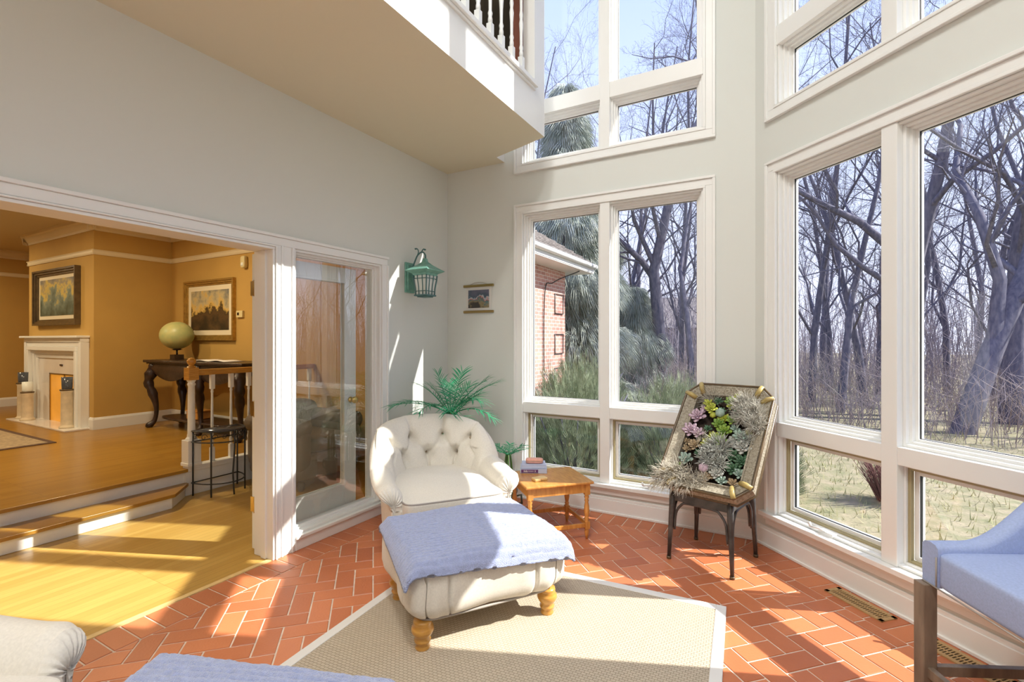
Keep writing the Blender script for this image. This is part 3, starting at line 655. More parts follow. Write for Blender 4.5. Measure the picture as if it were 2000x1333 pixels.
# leather club chair and wire stand beyond the steps
lc = thing('leather_club_chair', 'grey-brown leather club chair against the stair railing wall', 'armchair', (-4.36, 3.385, 0))
mb = MB(); mb.superel((0, 0, .22), (.42, .40, .14), .3, .3); mb.build('base', M['leather'], lc)
mb = MB(); mb.superel((.05, 0, .42), (.36, .24, .09), .4, .35); mb.build('seat_cushion', M['leather'], lc)
mb = MB(); mb.superel((-.32, 0, .52), (.12, .36, .28), .4, .35); mb.build('backrest', M['leather'], lc)
for sy in (-1, 1):
    mb = MB(); mb.superel((.0, sy*.31, .38), (.42, .085, .22), .35, .4); mb.tube([(-.40, sy*.32, .60), (.40, sy*.32, .60)], .092, 16); mb.build('armrest', M['leather'], lc)
for sx_ in (-1, 1):
    for sy in (-1, 1): mb = MB(); mb.lathe([(.02, 0), (.035, .02), (.035, .06), (.025, .09)], (sx_*.34, sy*.31, 0), 12); mb.build('leg', M['dark'], lc)
ps = thing('plant_stand', 'half-round black wire plant stand in front of the white step wall', 'plant stand', (-4.79, 2.71, 0))
mb = MB(); pts = [(.30*math.sin(a), -.22*math.cos(a), 0) for a in [PI*k/20 for k in range(21)]]
mb.grid(lambda u, v: (.30*math.sin(PI*u)*v, -.22*math.cos(PI*u)*(v if v > 0 else 0)+0, .60), 20, 2); mb.build('shelf_top', M['smoke'], ps, solid=.008)
for z in (.60, .50, .12):
    mb = MB(); mb.tube([(p[0], p[1], z) for p in pts], .006, 8); mb.tube([(0, -.22, z), (0, .22, z)], .006, 8); mb.build('hoop', M['iron'], ps)
for (a, b_) in ((.005, -.21), (.30, 0), (.005, .21), (.21, -.16), (.21, .16)):
    mb = MB(); mb.tube([(a, b_, .60), (a, b_, .0)] if a < .25 else [(a, b_, .60), (a+.01, b_, .45), (a-.02, b_, .2), (a, b_, 0)], .0075, 8); mb.build('leg', M['iron'], ps)
for k in range(9):
    a = PI*(k+.5)/9; cx_, cy_ = .30*math.sin(a), -.22*math.cos(a); mb = MB()
    mb.tube([(cx_, cy_+.03*math.cos(q)*(1-q/9), .55+.03*math.sin(q)*(1-q/9)) for q in [i*.45 for i in range(17)]], .003, 5)
    mb.build('scroll_work', M['iron'], ps)

# bodies of the added sunroom fill lamps and the living room lamps
for i, p in enumerate(SUNROOM_FILL_LAMPS):
    t = thing('added_fill_lamp', 'added round fill lamp above the sunroom, out of view', 'ceiling lamp', (p[0], p[1], TOP), 0, 'added sunroom fill lamps')
    mb = MB(); mb.lathe([(.29, 0), (.29, -.03), (.26, -.05), (.26, -.10), (.24, -.10), (.24, 0)], sides=28); mb.build('rim', M['white'], t)
for i, p in enumerate(LIVING_LAMPS):
    t = thing('downlight', 'round recessed downlight in the living room ceiling', 'ceiling lamp', (p[0], p[1], ZC), 0, 'living room downlights')
    mb = MB(); mb.lathe([(.14, 0), (.14, -.01), (.12, -.014), (.12, 0)], sides=24); mb.build('rim', M['white'], t)
# ------------------------------------------------------------------ tufted armchair
def seg_d(p, a, b_):
    ax, ay = a; bx, by = b_; dx, dy = bx-ax, by-ay; L2 = dx*dx+dy*dy
    t = max(0, min(1, ((p[0]-ax)*dx+(p[1]-ay)*dy)/L2)) if L2 else 0
    return math.hypot(p[0]-ax-dx*t, p[1]-ay-dy*t), t
AW, AF = .375, -.40                                                  # half width of the roll line, front of the arms
PATH = [(-AW, AF), (-AW-.005, -.22), (-AW, -.05), (-AW+.015, .10), (-AW+.075, .235), (-.19, .325), (0, .36), (.19, .325), (AW-.075, .235), (AW-.015, .10), (AW, -.05), (AW+.005, -.22), (AW, AF)]
def armchair(name, lab, loc, rz):
    t = thing(name, lab, 'armchair', loc, rz)
    NU, NV = 300, 110
    P = cat_rom([(x, y, 0) for x, y in PATH], NU); arc = [0]
    for i in range(1, NU): arc.append(arc[-1]+(P[i]-P[i-1]).length)
    tot = arc[-1]
    def H(a):                                                        # height of the top edge; a = arc length from the middle of the back
        q = abs(a)
        return .575+.275*max(0.0, 1-(q/.60)**2.3)**.62 if q < .60 else .575-.03*sstep(.62, .9, q)
    def back(a): return sstep(.66, .40, abs(a))
    prof = cat_rom([(-.075, .26, 0), (-.08, .40, 0), (-.078, .55, 0), (-.068, .74, 0), (-.055, .86, 0), (-.025, .965, 0), (.02, 1.0, 0), (.066, .965, 0), (.092, .90, 0), (.085, .82, 0), (.055, .76, 0), (.035, .66, 0), (.028, .45, 0), (.022, .24, 0), (.012, .125, 0)], NV)
    ups = [-.36, -.13, .13, .36]; los = [-.50, -.25, 0, .25, .50]
    zu, zl = .69, .555
    btn = [(a, zu-.02*(abs(a) > .3)) for a in ups] + [(a, zl) for a in los if abs(a) < .4]
    segs_ = []
    for a in ups: segs_.append(((a, zu), (a*1.13, .95)))
    for a in los:
        if abs(a) < .4: segs_.append(((a, zl), (a*.97, .36)))
        for b_ in ups:
            if abs(a-b_) < .16 and abs(a) < .55: segs_.append(((a, zl), (b_, zu)))
    def f(u, v):
        i = min(NU-1, int(round(u*(NU-1)))); p = P[i]; a = arc[i]-tot/2
        tan = (P[min(i+1, NU-1)]-P[max(i-1, 0)]).normalized(); nrm = Vector((-tan.y, tan.x, 0))
        nrm = nrm if nrm.dot(Vector((p.x, p.y+.05, 0))) > 0 else -nrm
        q = prof[min(NV-1, int(round(v*(NV-1))))]; h = H(a); bk = back(a)
        z = q.y if q.y < .28 else .28+(q.y-.28)/(1-.28)*(h-.28)
        o = q.x*(1+.25*bk*(q.x < 0))
        if q.x > 0.03 and q.y > .7: o *= (1.0-.42*bk)
        o += bk*(.16*max(0, z-.42)) + .02*(1-bk)*max(0, (z-.40)/.2)
        inner = v < .50
        if inner:
            d = 0
            for (ba, bz) in btn: d += .055*math.exp(-((a-ba)**2+(z-bz)**2)/.0016)
            for (s0, s1) in segs_:
                dd, tt = seg_d((a, z), s0, s1); d += .017*math.exp(-(dd/.010)**2)
            d -= .026*bk*(abs(math.sin((a/.25)*PI+PI/2*(z > (zu+zl)/2)))**.7)*sstep(.30, .45, z)
            w = sstep(.50, .36, v)
            o += d*w if z > .3 else 0
        o += .0035*noise.noise(Vector((a*9, z*9, v*3)))
        # arm front pleats
        e = min(u, 1-u)*tot
        if e < .06: o *= 1-.10*sstep(.05, 0, e); z -= .012*sstep(.04, 0, e)*(z > .4)
        pos = p+nrm*o
        return (pos.x, pos.y, z)
    mb = MB(); mb.grid(f, NU, NV)
    # pleated arm fronts: fan of quads closing each end
    for iu, sg in ((0, 1), (NU-1, -1)):
        ring = [Vector(mb.v[iu*NV+j]) for j in range(NV)]
        c = sum(ring, Vector())/NV; base_i = len(mb.v)
        rings = [ring]
        for k, (sc, bul) in enumerate(((.88, .022), (.66, .036), (.40, .040), (.15, .034))):
            cc = Vector((c.x, c.y, c.z+.0)); rr = []
            for j, p in enumerate(ring):
                w = p-cc; top = max(0, p.z-.42)
                pl = .006*math.sin(j*1.35)*(p.z > .42)*(1-sc*.5)
                tgt = Vector((cc.x+w.x*sc, AF-bul+pl, (p.z-.42)*sc+.42 if p.z > .42 else p.z+(0)))
                if p.z <= .42: tgt.x = cc.x+w.x*sc
                rr.append(tgt)
            rings.append(rr)
        vs = [p for r in rings for p in r]
        fs = [(k*NV+j, k*NV+j+1, (k+1)*NV+j+1, (k+1)*NV+j) for k in range(4) for j in range(NV-1)]
        fs.append(tuple(range(4*NV, 5*NV)))
        mb.add(vs, fs, True)
    mb.build('tufted_shell', M['linen'], t)
    # buttons
    for (ba, bz) in btn:
        i = min(range(NU), key=lambda k: abs(arc[k]-tot/2-ba)); j = min(range(NV//2), key=lambda k: abs((.28+(prof[k].y-.28)/.72*(H(ba)-.28))-bz))
        p = Vector(f(i/(NU-1), j/(NV-1))); n_ = Vector((-p.x*.6, -1, .12)).normalized() if abs(ba) < .45 else Vector((-math.copysign(1, p.x), -.3, 0)).normalized()
        b = MB(); b.superel((0, 0, 0), (.015, .015, .010), 1, 1, 12, 8); o = b.build('button', M['button'], t); o.location = p+n_*.009; o.rotation_euler = n_.to_track_quat('Z', 'Y').to_euler()
    # seat platform, front rail, cushion with piping
    mb = MB(); mb.superel((0, -.03, .22), (.335, .375, .115), .18, .22, 48, 20); mb.build('seat_base', M['linen'], t)
    def cush(p):
        x, y, z = p
        if z > .36: z += .035*max(0, 1-(x/.36)**2)*max(0, 1-((y+.03)/.42)**2)
        return (x, y, z+.004*noise.noise(Vector((x*7, y*7, z*3))))
    mb = MB(); mb.superel((0, -.10, .375), (.335, .41, .080), .17, .18, 96, 28, cush); cu = mb.build('seat_cushion', M['linen'], t)
    def loop(z, rx, ry, cy_, e): 
        out = []
        for k in range(73):
            a = 2*PI*k/72; out.append((math.copysign(abs(math.cos(a))**e, math.cos(a))*rx, cy_+math.copysign(abs(math.sin(a))**e, math.sin(a))*ry, z))
        return out
    mb = MB(); mb.tube(loop(.440, .331, .406, -.10, .18), .0055, 6); mb.build('piping', M['thread'], cu)
    for sx_ in (-1, 1):
        for sy in (-1, 1):
            mb = MB(); mb.lathe([(.012, 0), (.020, .012), (.026, .04), (.018, .06), (.032, .085), (.030, .115)], (sx_*.30, -.02+sy*.31, 0), 16); mb.build('leg', M['amber'], t)
    return t
armchair('tufted_armchair', 'cream button-tufted armchair with rolled arms in front of the palm', (-2.19, 2.82, 0), math.radians(52))
armchair('tufted_armchair', 'cream armchair cut off at the lower left edge beside the wood floor', (-2.13, .10, 0), math.radians(119))

# ------------------------------------------------------------------ ottoman and throws
def leg_prof():
    return [(.018, 0), (.027, .004), (.032, .018), (.026, .032), (.033, .042), (.036, .052), (.028, .062), (.040, .078), (.048, .096), (.046, .112), (.036, .122), (.040, .132), (.038, .145)]
def ottoman(lab, loc, rz, lx=.335, ly=.245, group=None):
    t = thing('tufted_ottoman', lab, 'ottoman', loc, rz)
    RX, RY = .425, .335
    def body(p):
        x, y, z = p; k = 0
        if abs(y) > RY*.72 or abs(x) > RX*.80:
            if abs(y) > RY*.72:
                ph = x/.115; k = math.exp(-((ph-round(ph))/.045)**2)*.022
                y -= math.copysign(k, y)
            if abs(x) > RX*.80:
                ph = y/.11; k = math.exp(-((ph-round(ph))/.045)**2)*.022; x -= math.copysign(k, x)
        x += .009*noise.noise(Vector((x*4, y*18, z*6))); y += .011*noise.noise(Vector((x*18, y*4, z*6)))
        if z > .32: z += .02*max(0, 1-(x/RX)**2)*max(0, 1-(y/RY)**2)
        s = 1-.07*sstep(.24, .13, z); return (x*s, y*s, z)
    mb = MB(); mb.superel((0, 0, .275), (RX, RY, .140), .36, .22, 640, 44, body); bd_ = mb.build('tufted_body', M['linen'], t)
    lp = []
    for k in range(97):
        a = 2*PI*k/96; lp.append((math.copysign(abs(math.cos(a))**.22, math.cos(a))*RX*.845, math.copysign(abs(math.sin(a))**.22, math.sin(a))*RY*.845, .150))
    mb = MB(); mb.tube(lp, .006, 6); mb.build('piping', M['thread'], bd_)
    for sx_ in (-1, 1):
        for sy in (-1, 1):
            mb = MB(); pr_ = [(r*1.10, z) for r, z in leg_prof()]; mb.lathe(pr_, (sx_*lx, sy*ly, 0), 24); mb.build('leg', M['amber'], t)
    return t
def throw(lab, loc, rz, hx, hy, seed, cx=0, cyy=0, skew=0.0, rot=0.0, RX=.425, RY=.335):
    mb = MB(); NU, NV = 150, 110
    def surf(x, y):
        top = .432+.012*max(0, 1-(x/RX)**2)*max(0, 1-(y/RY)**2)
        ex = max(0, abs(x)-RX*.90); ey = max(0, abs(y)-RY*.90); e = math.hypot(ex, ey)
        drop = .9*e if e < .02 else .018+(e-.02)*1.2
        return top-drop
    def f(u, v):
        a = (u*2-1)*hx; b_ = (v*2-1)*hy
        a += .010*noise.noise(Vector((v*5+seed, 1, 0)))*(1 if abs(u-.5) > .4 else .3); b_ += .012*noise.noise(Vector((u*6, seed, 2)))
        x = a*math.cos(rot)-b_*math.sin(rot)+cx+skew*b_; y = a*math.sin(rot)+b_*math.cos(rot)+cyy
        z = surf(x, y)
        # pull in what hangs over the edges
        ex = max(0, abs(x)-RX*1.0); ey = max(0, abs(y)-RY*1.0)
        x -= math.copysign(ex*.62, x); y -= math.copysign(ey*.62, y)
        rib = .0065*math.sin(b_*2*PI/.026)*(.75+.5*noise.noise(Vector((u*22, v*30, seed)))) + .004*noise.noise(Vector((u*60, v*50, seed)))
        z += rib+.006+.006*noise.noise(Vector((u*6, v*5, seed+3)))
        return (x, y, z)
    mb.grid(f, NU, NV)
    o = mb.build('plush_throw', M['throw'], None, solid=.014); o.location = loc; o.rotation_euler = (0, 0, rz)
    return tag(o, lab, 'throw blanket')
ottoman('cream tufted ottoman on amber turned legs at the rug corner', (-1.477, 2.194, 0), math.radians(55))
throw('blue ribbed plush throw spread over the ottoman by the armchair', (-1.477, 2.194, 0), math.radians(55), .455, .355, 3.0, .01, -.02, rot=-.06)
ottoman('cream ottoman mostly cut off at the bottom edge of the view', (-1.27, .66, 0), math.radians(20))
throw('blue ribbed throw at the bottom edge over the nearest ottoman', (-1.27, .66, 0), math.radians(20), .45, .39, 8.0, 0, 0, rot=.05)

# ------------------------------------------------------------------ jute rug
rz = math.radians(3.8)
t = thing('jute_rug', 'woven jute rug with pale cream binding on the brick floor', 'rug', (-.262, 2.845, 0), rz)
RWx, RL = 1.77, 3.2
mb = MB(); b2 = .052
mb.box((-RWx, -RL, .001), (-RWx+b2, 0, .014)); mb.box((-b2, -RL, .001), (0, 0, .014)); mb.box((-RWx+b2, -b2, .001), (-b2, 0, .014)); mb.box((-RWx+b2, -RL, .001), (-b2, -RL+b2, .014)); mb.build('binding', M['rugb'], t, bevel=.003)
mb = MB(); mb.box((-RWx+b2, -RL+b2, .001), (-b2, -b2, .011)); mb.build('weave', M['jute'], t)

# ------------------------------------------------------------------ side table with books
ta = math.atan2(.72, .69)
t = thing('side_table', 'small honey pine side table with turned legs below the window', 'table', (-1.525, 3.32, 0), ta)
HXt, HYt, TT = .225, .185, .425
mb = MB(); mb.box((-HXt-.035, -HYt-.035, TT-.02), (HXt+.035, HYt+.035, TT)); mb.build('tabletop', M['pine'], t, bevel=.007)
mb = MB(); mb.box((-HXt, -HYt-.008, TT-.085), (HXt, -HYt+.01, TT-.02)); mb.box((-HXt, HYt-.01, TT-.085), (HXt, HYt+.008, TT-.02)); mb.box((-HXt-.008, -HYt, TT-.085), (-HXt+.01, HYt, TT-.02)); mb.box((HXt-.01, -HYt, TT-.085), (HXt+.008, HYt, TT-.02)); mb.build('apron', M['pine'], t)
for sx_ in (-1, 1):
    for sy in (-1, 1):
        mb = MB(); c = (sx_*(HXt-.006), sy*(HYt-.006), 0)
        mb.lathe([(.009, 0), (.014, .03), (.017, .06), (.013, .068), (.018, .076), (.018, .13), (.013, .138), (.019, .146), (.013, .155), (.015, .17), (.021, .20), (.019, .235), (.012, .27), (.017, .28), (.012, .29), (.018, .305), (.014, .315), (.02, .325)], c, 20)
        mb.box((c[0]-.019, c[1]-.019, .325), (c[0]+.019, c[1]+.019, TT-.02)); mb.box((c[0]-.018, c[1]-.018, .078), (c[0]+.018, c[1]+.018, .128)); mb.build('leg', M['pine'], t)
for (a, b_) in (((-HXt, -HYt), (HXt, -HYt)), ((-HXt, HYt), (HXt, HYt)), ((-HXt, -HYt), (-HXt, HYt)), ((HXt, -HYt), (HXt, HYt))):
    mb = MB(); mb.box((min(a[0], b_[0])-.007, min(a[1], b_[1])-.007, .088), (max(a[0], b_[0])+.007, max(a[1], b_[1])+.007, .118)); mb.build('stretcher', M['pine'], t, bevel=.002)
def book(lab, loc, rz, w, d, h, cm, spine=None):
    t = thing('book', lab, 'book', loc, rz)
    mb = MB(); mb.box((-w/2, -d/2, 0), (w/2, d/2, .003)); mb.box((-w/2, -d/2, h-.003), (w/2, d/2, h)); mb.box((-w/2, -d/2, 0), (w/2, -d/2+.003, h)); mb.build('cover', cm, t, bevel=.001)
    mb = MB(); mb.box((-w/2+.004, -d/2+.003, .003), (w/2-.004, d/2-.005, h-.003)); mb.build('pages', M['page'], t)
    return t
bl = (-1.70, 3.40); bz = math.radians(27)
b1 = book('purple-spined hardback at the bottom of the stack on the side table', (bl[0], bl[1], TT), bz, .205, .165, .036, M['bookw'])
mb = MB(); mb.box((-.095, -.0855, .006), (.035, -.0822, .030)); mb.build('spine_panel', M['bookp'], b1); 
mb = MB()
for k, q in enumerate((-.075, -.066, -.058, -.051, .010)): mb.box((q, -.0865, .012), (q+.005, -.0853, .025-.003*(k % 2)))
for k in range(6): mb.box((-.040+k*.007, -.0865, .016), (-.036+k*.007, -.0853, .021))
mb.build('spine_lettering', M['page'], b1)
book('pale blue paperback on top of the purple-spined book', (bl[0], bl[1]+.004, TT+.0365), bz+.03, .185, .15, .024, M['bookw'])
t = thing('glasses_case', 'soft pink glasses case lying on top of the books', 'case', (bl[0]+.01, bl[1]-.005, TT+.061), bz)
mb = MB(); mb.superel((0, 0, .021), (.068, .028, .020), .5, .35, 40, 16); mb.build('shell', M['pink'], t)
mb = MB(); mb.tube([(-.064, -.0285, .021), (0, -.030, .021), (.064, -.0285, .021)], .0015, 5); mb.build('seam', M['button'], t)
t = thing('wooden_coaster', 'pale notched wooden block near the table edge', 'coaster', (-1.545, 3.19, TT), ta+.2)
mb = MB(); mb.prism([(-.055, -.03), (-.01, -.035), (.0, -.02), (.055, -.025), (.06, .03), (.02, .04), (-.05, .035)], 0, .020); mb.build('block', M['coast'], t, bevel=.005)

# ------------------------------------------------------------------ palm and second small palm
def frond(mb, base_, yaw, length, lift, droop, nl=26, ll=.17, stem=None):
    pts = []
    for k in range(15):
        s = k/14; r = length*s*(1-.12*s); z = lift*s-droop*s*s
        pts.append(Vector((base_[0]+math.cos(yaw)*r, base_[1]+math.sin(yaw)*r, base_[2]+z)))
    (stem or mb).tube(pts, [.005*(1-.75*k/14)+.001 for k in range(15)], 5)
    for i in range(nl):
        s = .28+.72*i/(nl-1); k = min(13, int(s*14)); p = pts[k].lerp(pts[k+1], s*14-k); tan = (pts[k+1]-pts[k]).normalized()
        side = tan.cross(Vector((0, 0, 1))).normalized(); upv = side.cross(tan)
        for sg in (-1, 1):
            L = ll*(math.sin(PI*min(1, .22+.78*(1-s)**.7)))**.6*(.85+.3*random.random()); L = max(L, .05)
            d = (tan*(.42+.55*s*s)+side*sg*(1.0-.35*s)+upv*.22+Vector((random.gauss(0, .12), random.gauss(0, .12), random.gauss(0, .12)))).normalized(); w = .0040*random.uniform(.8, 1.3)
            vs = []
            for q in range(5):
                t_ = q/4; c = p+d*L*t_+Vector((0, 0, -.22*L*t_*t_)); ww = w*math.sin(PI*(.12+.80*t_)**.8)*1.0 if q < 4 else .0006
                nn = d.cross(upv).normalized()
                vs += [c-nn*ww+upv*ww*.35, c, c+nn*ww+upv*ww*.35]
            fs = []
            for q in range(4):
                a = q*3; fs += [(a, a+1, a+4, a+3), (a+1, a+2, a+5, a+4)]
            mb.add(vs, fs, True)
def palm_plant(lab, loc, zc, fr, seed, potr=.15, poth=.30, group=None, ll=.17):
    random.seed(seed); t = thing('potted_palm', lab, 'potted plant', loc)
    mb = MB(); mb.lathe([(potr*.62, 0), (potr*.66, .01), (potr*.85, poth*.55), (potr, poth-.03), (potr*1.06, poth-.02), (potr*1.06, poth), (potr*.93, poth), (potr*.92, poth-.03), (.001, poth-.035)], sides=32)
    pt = mb.build('pot', M['pot'], t)
    for sg in (-1, 1):
        h = MB(); h.tube([(sg*potr*.95, 0, poth-.05), (sg*(potr+.05), 0, poth-.03), (sg*(potr+.055), 0, poth-.10), (sg*potr*.88, 0, poth-.12)], .010, 8); h.build('handle', M['pot'], pt)
    mb = MB(); mb.lathe([(potr*.9, poth-.035), (potr*.6, poth-.02), (.001, poth-.015)], sides=24); mb.build('soil', M['soil'], t)
    for k in range(5):
        a = k*1.3; mb = MB(); mb.tube(cat_rom([(.03*math.cos(a), .03*math.sin(a), poth-.02), (.035*math.cos(a), .035*math.sin(a), zc*.7), (.02*math.cos(a), .02*math.sin(a), zc)], 8), .007, 6); mb.build('cane', M['stem'], t)
    for (yaw, L, lift, droop, z0, nl) in fr:
        mb = MB(); mb.use(M['palm']); mb.cur = 0; st = MB(); 
        frond(mb, (0, 0, z0), yaw, L, lift, droop, nl, ll)
        o = mb.build('frond', None, t)
    return t
fr = []
random.seed(5)
spec = [(4.15, .56, .40, .28), (4.35, .62, .34, .22), (4.6, .42, .34, .28), (5.3, .40, .36, .30), (.4, .36, .48, .18), (1.6, .20, .46, .12), (6.0, .34, .44, .24), (4.0, .30, .46, .18), (.55, .46, .42, .16), (.15, .44, .26, .26), (1.2, .22, .32, .10), (5.0, .34, .16, .24), (3.7, .20, .42, .16), (5.8, .38, .20, .26), (2.3, .20, .36, .10), (3.3, .15, .44, .08), (.9, .30, .40, .18), (4.7, .26, .12, .30), (5.4, .24, .10, .28), (.0, .34, .38, .26), (4.0, .28, .08, .24)]
for (yaw, L, li, dr_) in spec: fr.append((yaw, L, li, dr_, .80+random.uniform(-.06, .02), 14))
palm_plant('green feathery palm in dark pot behind the tufted armchair', (-2.53, 3.45, 0), .82, fr, 7, ll=.15)
fr = [(a, .17, .10, .04, .46, 8) for a in (.2, 1.1, 2.0, 2.9, 3.8, 4.7, 5.5)]
palm_plant('small low palm between the armchair and the window', (-2.05, 3.62, 0), .47, fr, 9, .075, .17, ll=.09)

# ------------------------------------------------------------------ wall lantern
t = thing('wall_lantern', 'verdigris green wall lantern with pagoda roof on the left wall', 'wall lamp', (XA, 3.36, 2.0))
mb = MB(); mb.box((.0, -.06, -.13), (.016, .06, .14)); mb.box((.016, -.045, -.11), (.03, .045, .12)); mb.build('backplate', M['sconce'], t, bevel=.004)
LX, LY = .185, 0.0
mb = MB(); mb.tube(cat_rom([(.02, LY, .05), (.06, LY, .13), (.10, LY, .20), (.15, LY, .225), (.185, LY, .20), (.19, LY, .165)], 18), .007, 8)
mb.tube(cat_rom([(.10, LY, .20), (.11, LY+.0, .235), (.095, LY, .26), (.08, LY, .255)], 8), .005, 6); mb.tube(cat_rom([(.14, LY, .222), (.165, LY, .25), (.18, LY, .245)], 6), .005, 6); mb.superel((.08, LY, .26), (.014, .010, .008), 1, 1, 10, 6); mb.superel((.183, LY, .243), (.012, .010, .008), 1, 1, 10, 6)
mb.build('scroll_arm', M['sconceb'], t)
mb = MB()
def sq(r, z): return [(LX-r, LY-r, z), (LX+r, LY-r, z), (LX+r, LY+r, z), (LX-r, LY+r, z)]
rf = [(.014, .165), (.02, .135), (.052, .105), (.095, .075), (.122, .058), (.122, .052), (.080, .030), (.072, .012)]
vs = [p for r, z in rf for p in sq(r, z)]
mb.add(vs, [(i*4+k, i*4+(k+1) % 4, (i+1)*4+(k+1) % 4, (i+1)*4+k) for i in range(len(rf)-1) for k in range(4)]+[(3, 2, 1, 0), tuple(range(28, 32))], False)
mb.tube([(LX, LY, .16), (LX, LY, .20)], .006, 8); mb.build('roof', M['sconce'], t, bevel=.002)
cg = MB()
cur = [(.074, .015), (.072, -.02), (.066, -.06), (.061, -.10), (.058, -.155)]
for k in range(4):
    for off in (-1, -.36, .36):
        pts = []
        for r, z in cur:
            x, y = (r, off*r) if k == 0 else (-off*r, r) if k == 1 else (-r, -off*r) if k == 2 else (off*r, -r)
            pts.append((LX+x, LY+y, z))
        cg.tube(pts, .0042 if off > -1 else .006, 6)
for zz, r in ((-.015, .073), (-.125, .060)): cg.tube(sq(r, zz)+[sq(r, zz)[0]], .0035, 6)
cg.build('cage', M['sconceb'], t)
mb = MB(); mb.box((LX-.070, LY-.070, -.168), (LX+.070, LY+.070, -.155)); mb.box((LX-.05, LY-.05, -.178), (LX+.05, LY+.05, -.168)); mb.build('bottom_plate', M['sconceb'], t, bevel=.003)
mb = MB(); vs = [p for r, z in cur for p in sq(r*.86, z)]; mb.add(vs, [(i*4+k, i*4+(k+1) % 4, (i+1)*4+(k+1) % 4, (i+1)*4+k) for i in range(4) for k in range(4)]); mb.build('frosted_glass', M['frost'], t)

# ------------------------------------------------------------------ small scroll picture
t = thing('scroll_picture', 'small unframed print on brass hanging rods beside the window', 'picture', (-2.555, YB, 1.845))
mb = MB(); mb.box((-.145, -.006, -.12), (.145, -.002, .12)); mb.build('backing', mat('scroll_paper', (.66, .65, .62), .8), t)
pm3 = painting_mat('abstract_landform_print', [(0, (.05, .045, .04)), (.22, (.28, .22, .12)), (.36, (.05, .16, .19)), (.46, (.40, .12, .09)), (.54, (.50, .55, .60)), (.62, (.05, .09, .13)), (1, (.13, .13, .19))], 9, 4.4, -.09, .09)
mb = MB(); mb.box((-.118, -.009, -.088), (.118, -.005, .085)); mb.build('print', pm3, t)
for z in (.125, -.125):
    mb = MB(); mb.box((-.172, -.018, z-.012), (.172, -.004, z+.012)); mb.build('rod', M['abrass'], t, bevel=.004)
mb = MB(); mb.tube([(-.10, -.008, .135), (-.05, -.006, .155), (0, -.005, .16), (.05, -.006, .155), (.10, -.008, .135)], .0015, 5); mb.build('hanging_cord', M['button'], t)

# ------------------------------------------------------------------ metal chair carrying the planter
pcx, pcy, pcr = -.405, 3.47, -.262
t = thing('metal_stool_chair', 'worn black metal seat with four splayed legs below the planter', 'chair', (pcx, pcy, 0), pcr)
SH = .465
mb = MB(); mb.box((-.19, -.20, SH-.012), (.19, .20, SH)); mb.build('seat', M['black'], t, bevel=.01)
mb = MB(); mb.box((-.195, -.205, SH-.075), (.195, -.190, SH-.005)); mb.box((-.195, .190, SH-.075), (.195, .205, SH-.005)); mb.box((-.195, -.20, SH-.075), (-.18, .20, SH-.005)); mb.box((.18, -.20, SH-.075), (.195, .20, SH-.005)); mb.build('apron', M['black'], t, bevel=.004)
for sx_ in (-1, 1):
    for sy in (-1, 1):
        mb = MB(); P = [(sx_*.185, sy*.195, SH-.01), (sx_*.188, sy*.198, SH-.12), (sx_*.197, sy*.206, .15), (sx_*.203, sy*.212, .01)]
        mb.tube(P, [.021, .020, .015, .012], 10); lg = mb.build('leg', M['black'], t)
        mb = MB(); mb.tube([(sx_*.203, sy*.212, 0), (sx_*.203, sy*.212, .018)], .015, 10); mb.build('foot_cap', M['umber'], lg)
for (sx0, sy0, ax) in ((0, -1, 'x'), (0, 1, 'x'), (-1, 0, 'y'), (1, 0, 'y')):
    def q(a, z): return (a, sy0*.197, z) if ax == 'x' else (sx0*.190, a, z)
    w = .158
    mb = MB(); mb.tube(cat_rom([q(-w-.012, .20), q(-w-.002, .31), q(-w+.035, SH-.095), q(-w+.07, SH-.080), q(0, SH-.078), q(w-.07, SH-.080), q(w-.035, SH-.095), q(w+.002, .31), q(w+.012, .20)], 34), .0085, 8); mb.build('brace', M['black'], t)

# planter: octagonal rush tray leaning back, filled with succulents
PW, PH = .585, .82
pl = thing('succulent_planter', 'octagonal rush-framed tray planted with succulents, leaning on the metal chair', 'planter', (0, 0, 0))
til = .707; yw = -.261
Xp = Vector((math.cos(yw), math.sin(yw), 0)); Np = Vector((-math.sin(yw), math.cos(yw), 0)); Zp = Vector((0, 0, 1))
Up = Zp*math.cos(til)+Np*math.sin(til); Fp = Xp.cross(Up)                      # Fp points to the viewer and up
O_ = Vector((-.168, 3.131, .502)) - Xp*PW/2 - Fp*.04
mw = Matrix(((Xp.x, Up.x, Fp.x, O_.x), (Xp.y, Up.y, Fp.y, O_.y), (Xp.z, Up.z, Fp.z, O_.z), (0, 0, 0, 1)))
pl.matrix_world = mw
hw, cc_ = PW/2, .085
OUT = [(-hw+cc_, 0), (hw-cc_, 0), (hw, cc_), (hw, PH-cc_), (hw-cc_, PH), (-hw+cc_, PH), (-hw, PH-cc_), (-hw, cc_)]
def inset(poly, d):
    n = len(poly); out = []
    for i in range(n):
        a, b_, c = Vector(poly[i-1]), Vector(poly[i]), Vector(poly[(i+1) % n]); d1 = (b_-a).normalized(); d2 = (c-b_).normalized()
        n1 = Vector((-d1.y, d1.x)); n2 = Vector((-d2.y, d2.x)); m_ = (n1+n2).normalized(); out.append(tuple(b_+m_*(d/max(.3, m_.dot(n1)))))
    return out
def ringb(mb, A_, B_, za, zb):
    n = len(A_); vs = [(x, y, za) for x, y in A_]+[(x, y, zb) for x, y in B_]
    mb.add(vs, [(i, (i+1) % n, n+(i+1) % n, n+i) for i in range(n)], False)
I1 = inset(OUT, .012); I2 = inset(OUT, .075)
mb = MB(); mb.use(M['rope']); ringb(mb, OUT, I1, .0, .05); ringb(mb, I1, I2, .05, .022); ringb(mb, I2, inset(OUT, .078), .022, -.035); ringb(mb, OUT, OUT, -.055, 0)
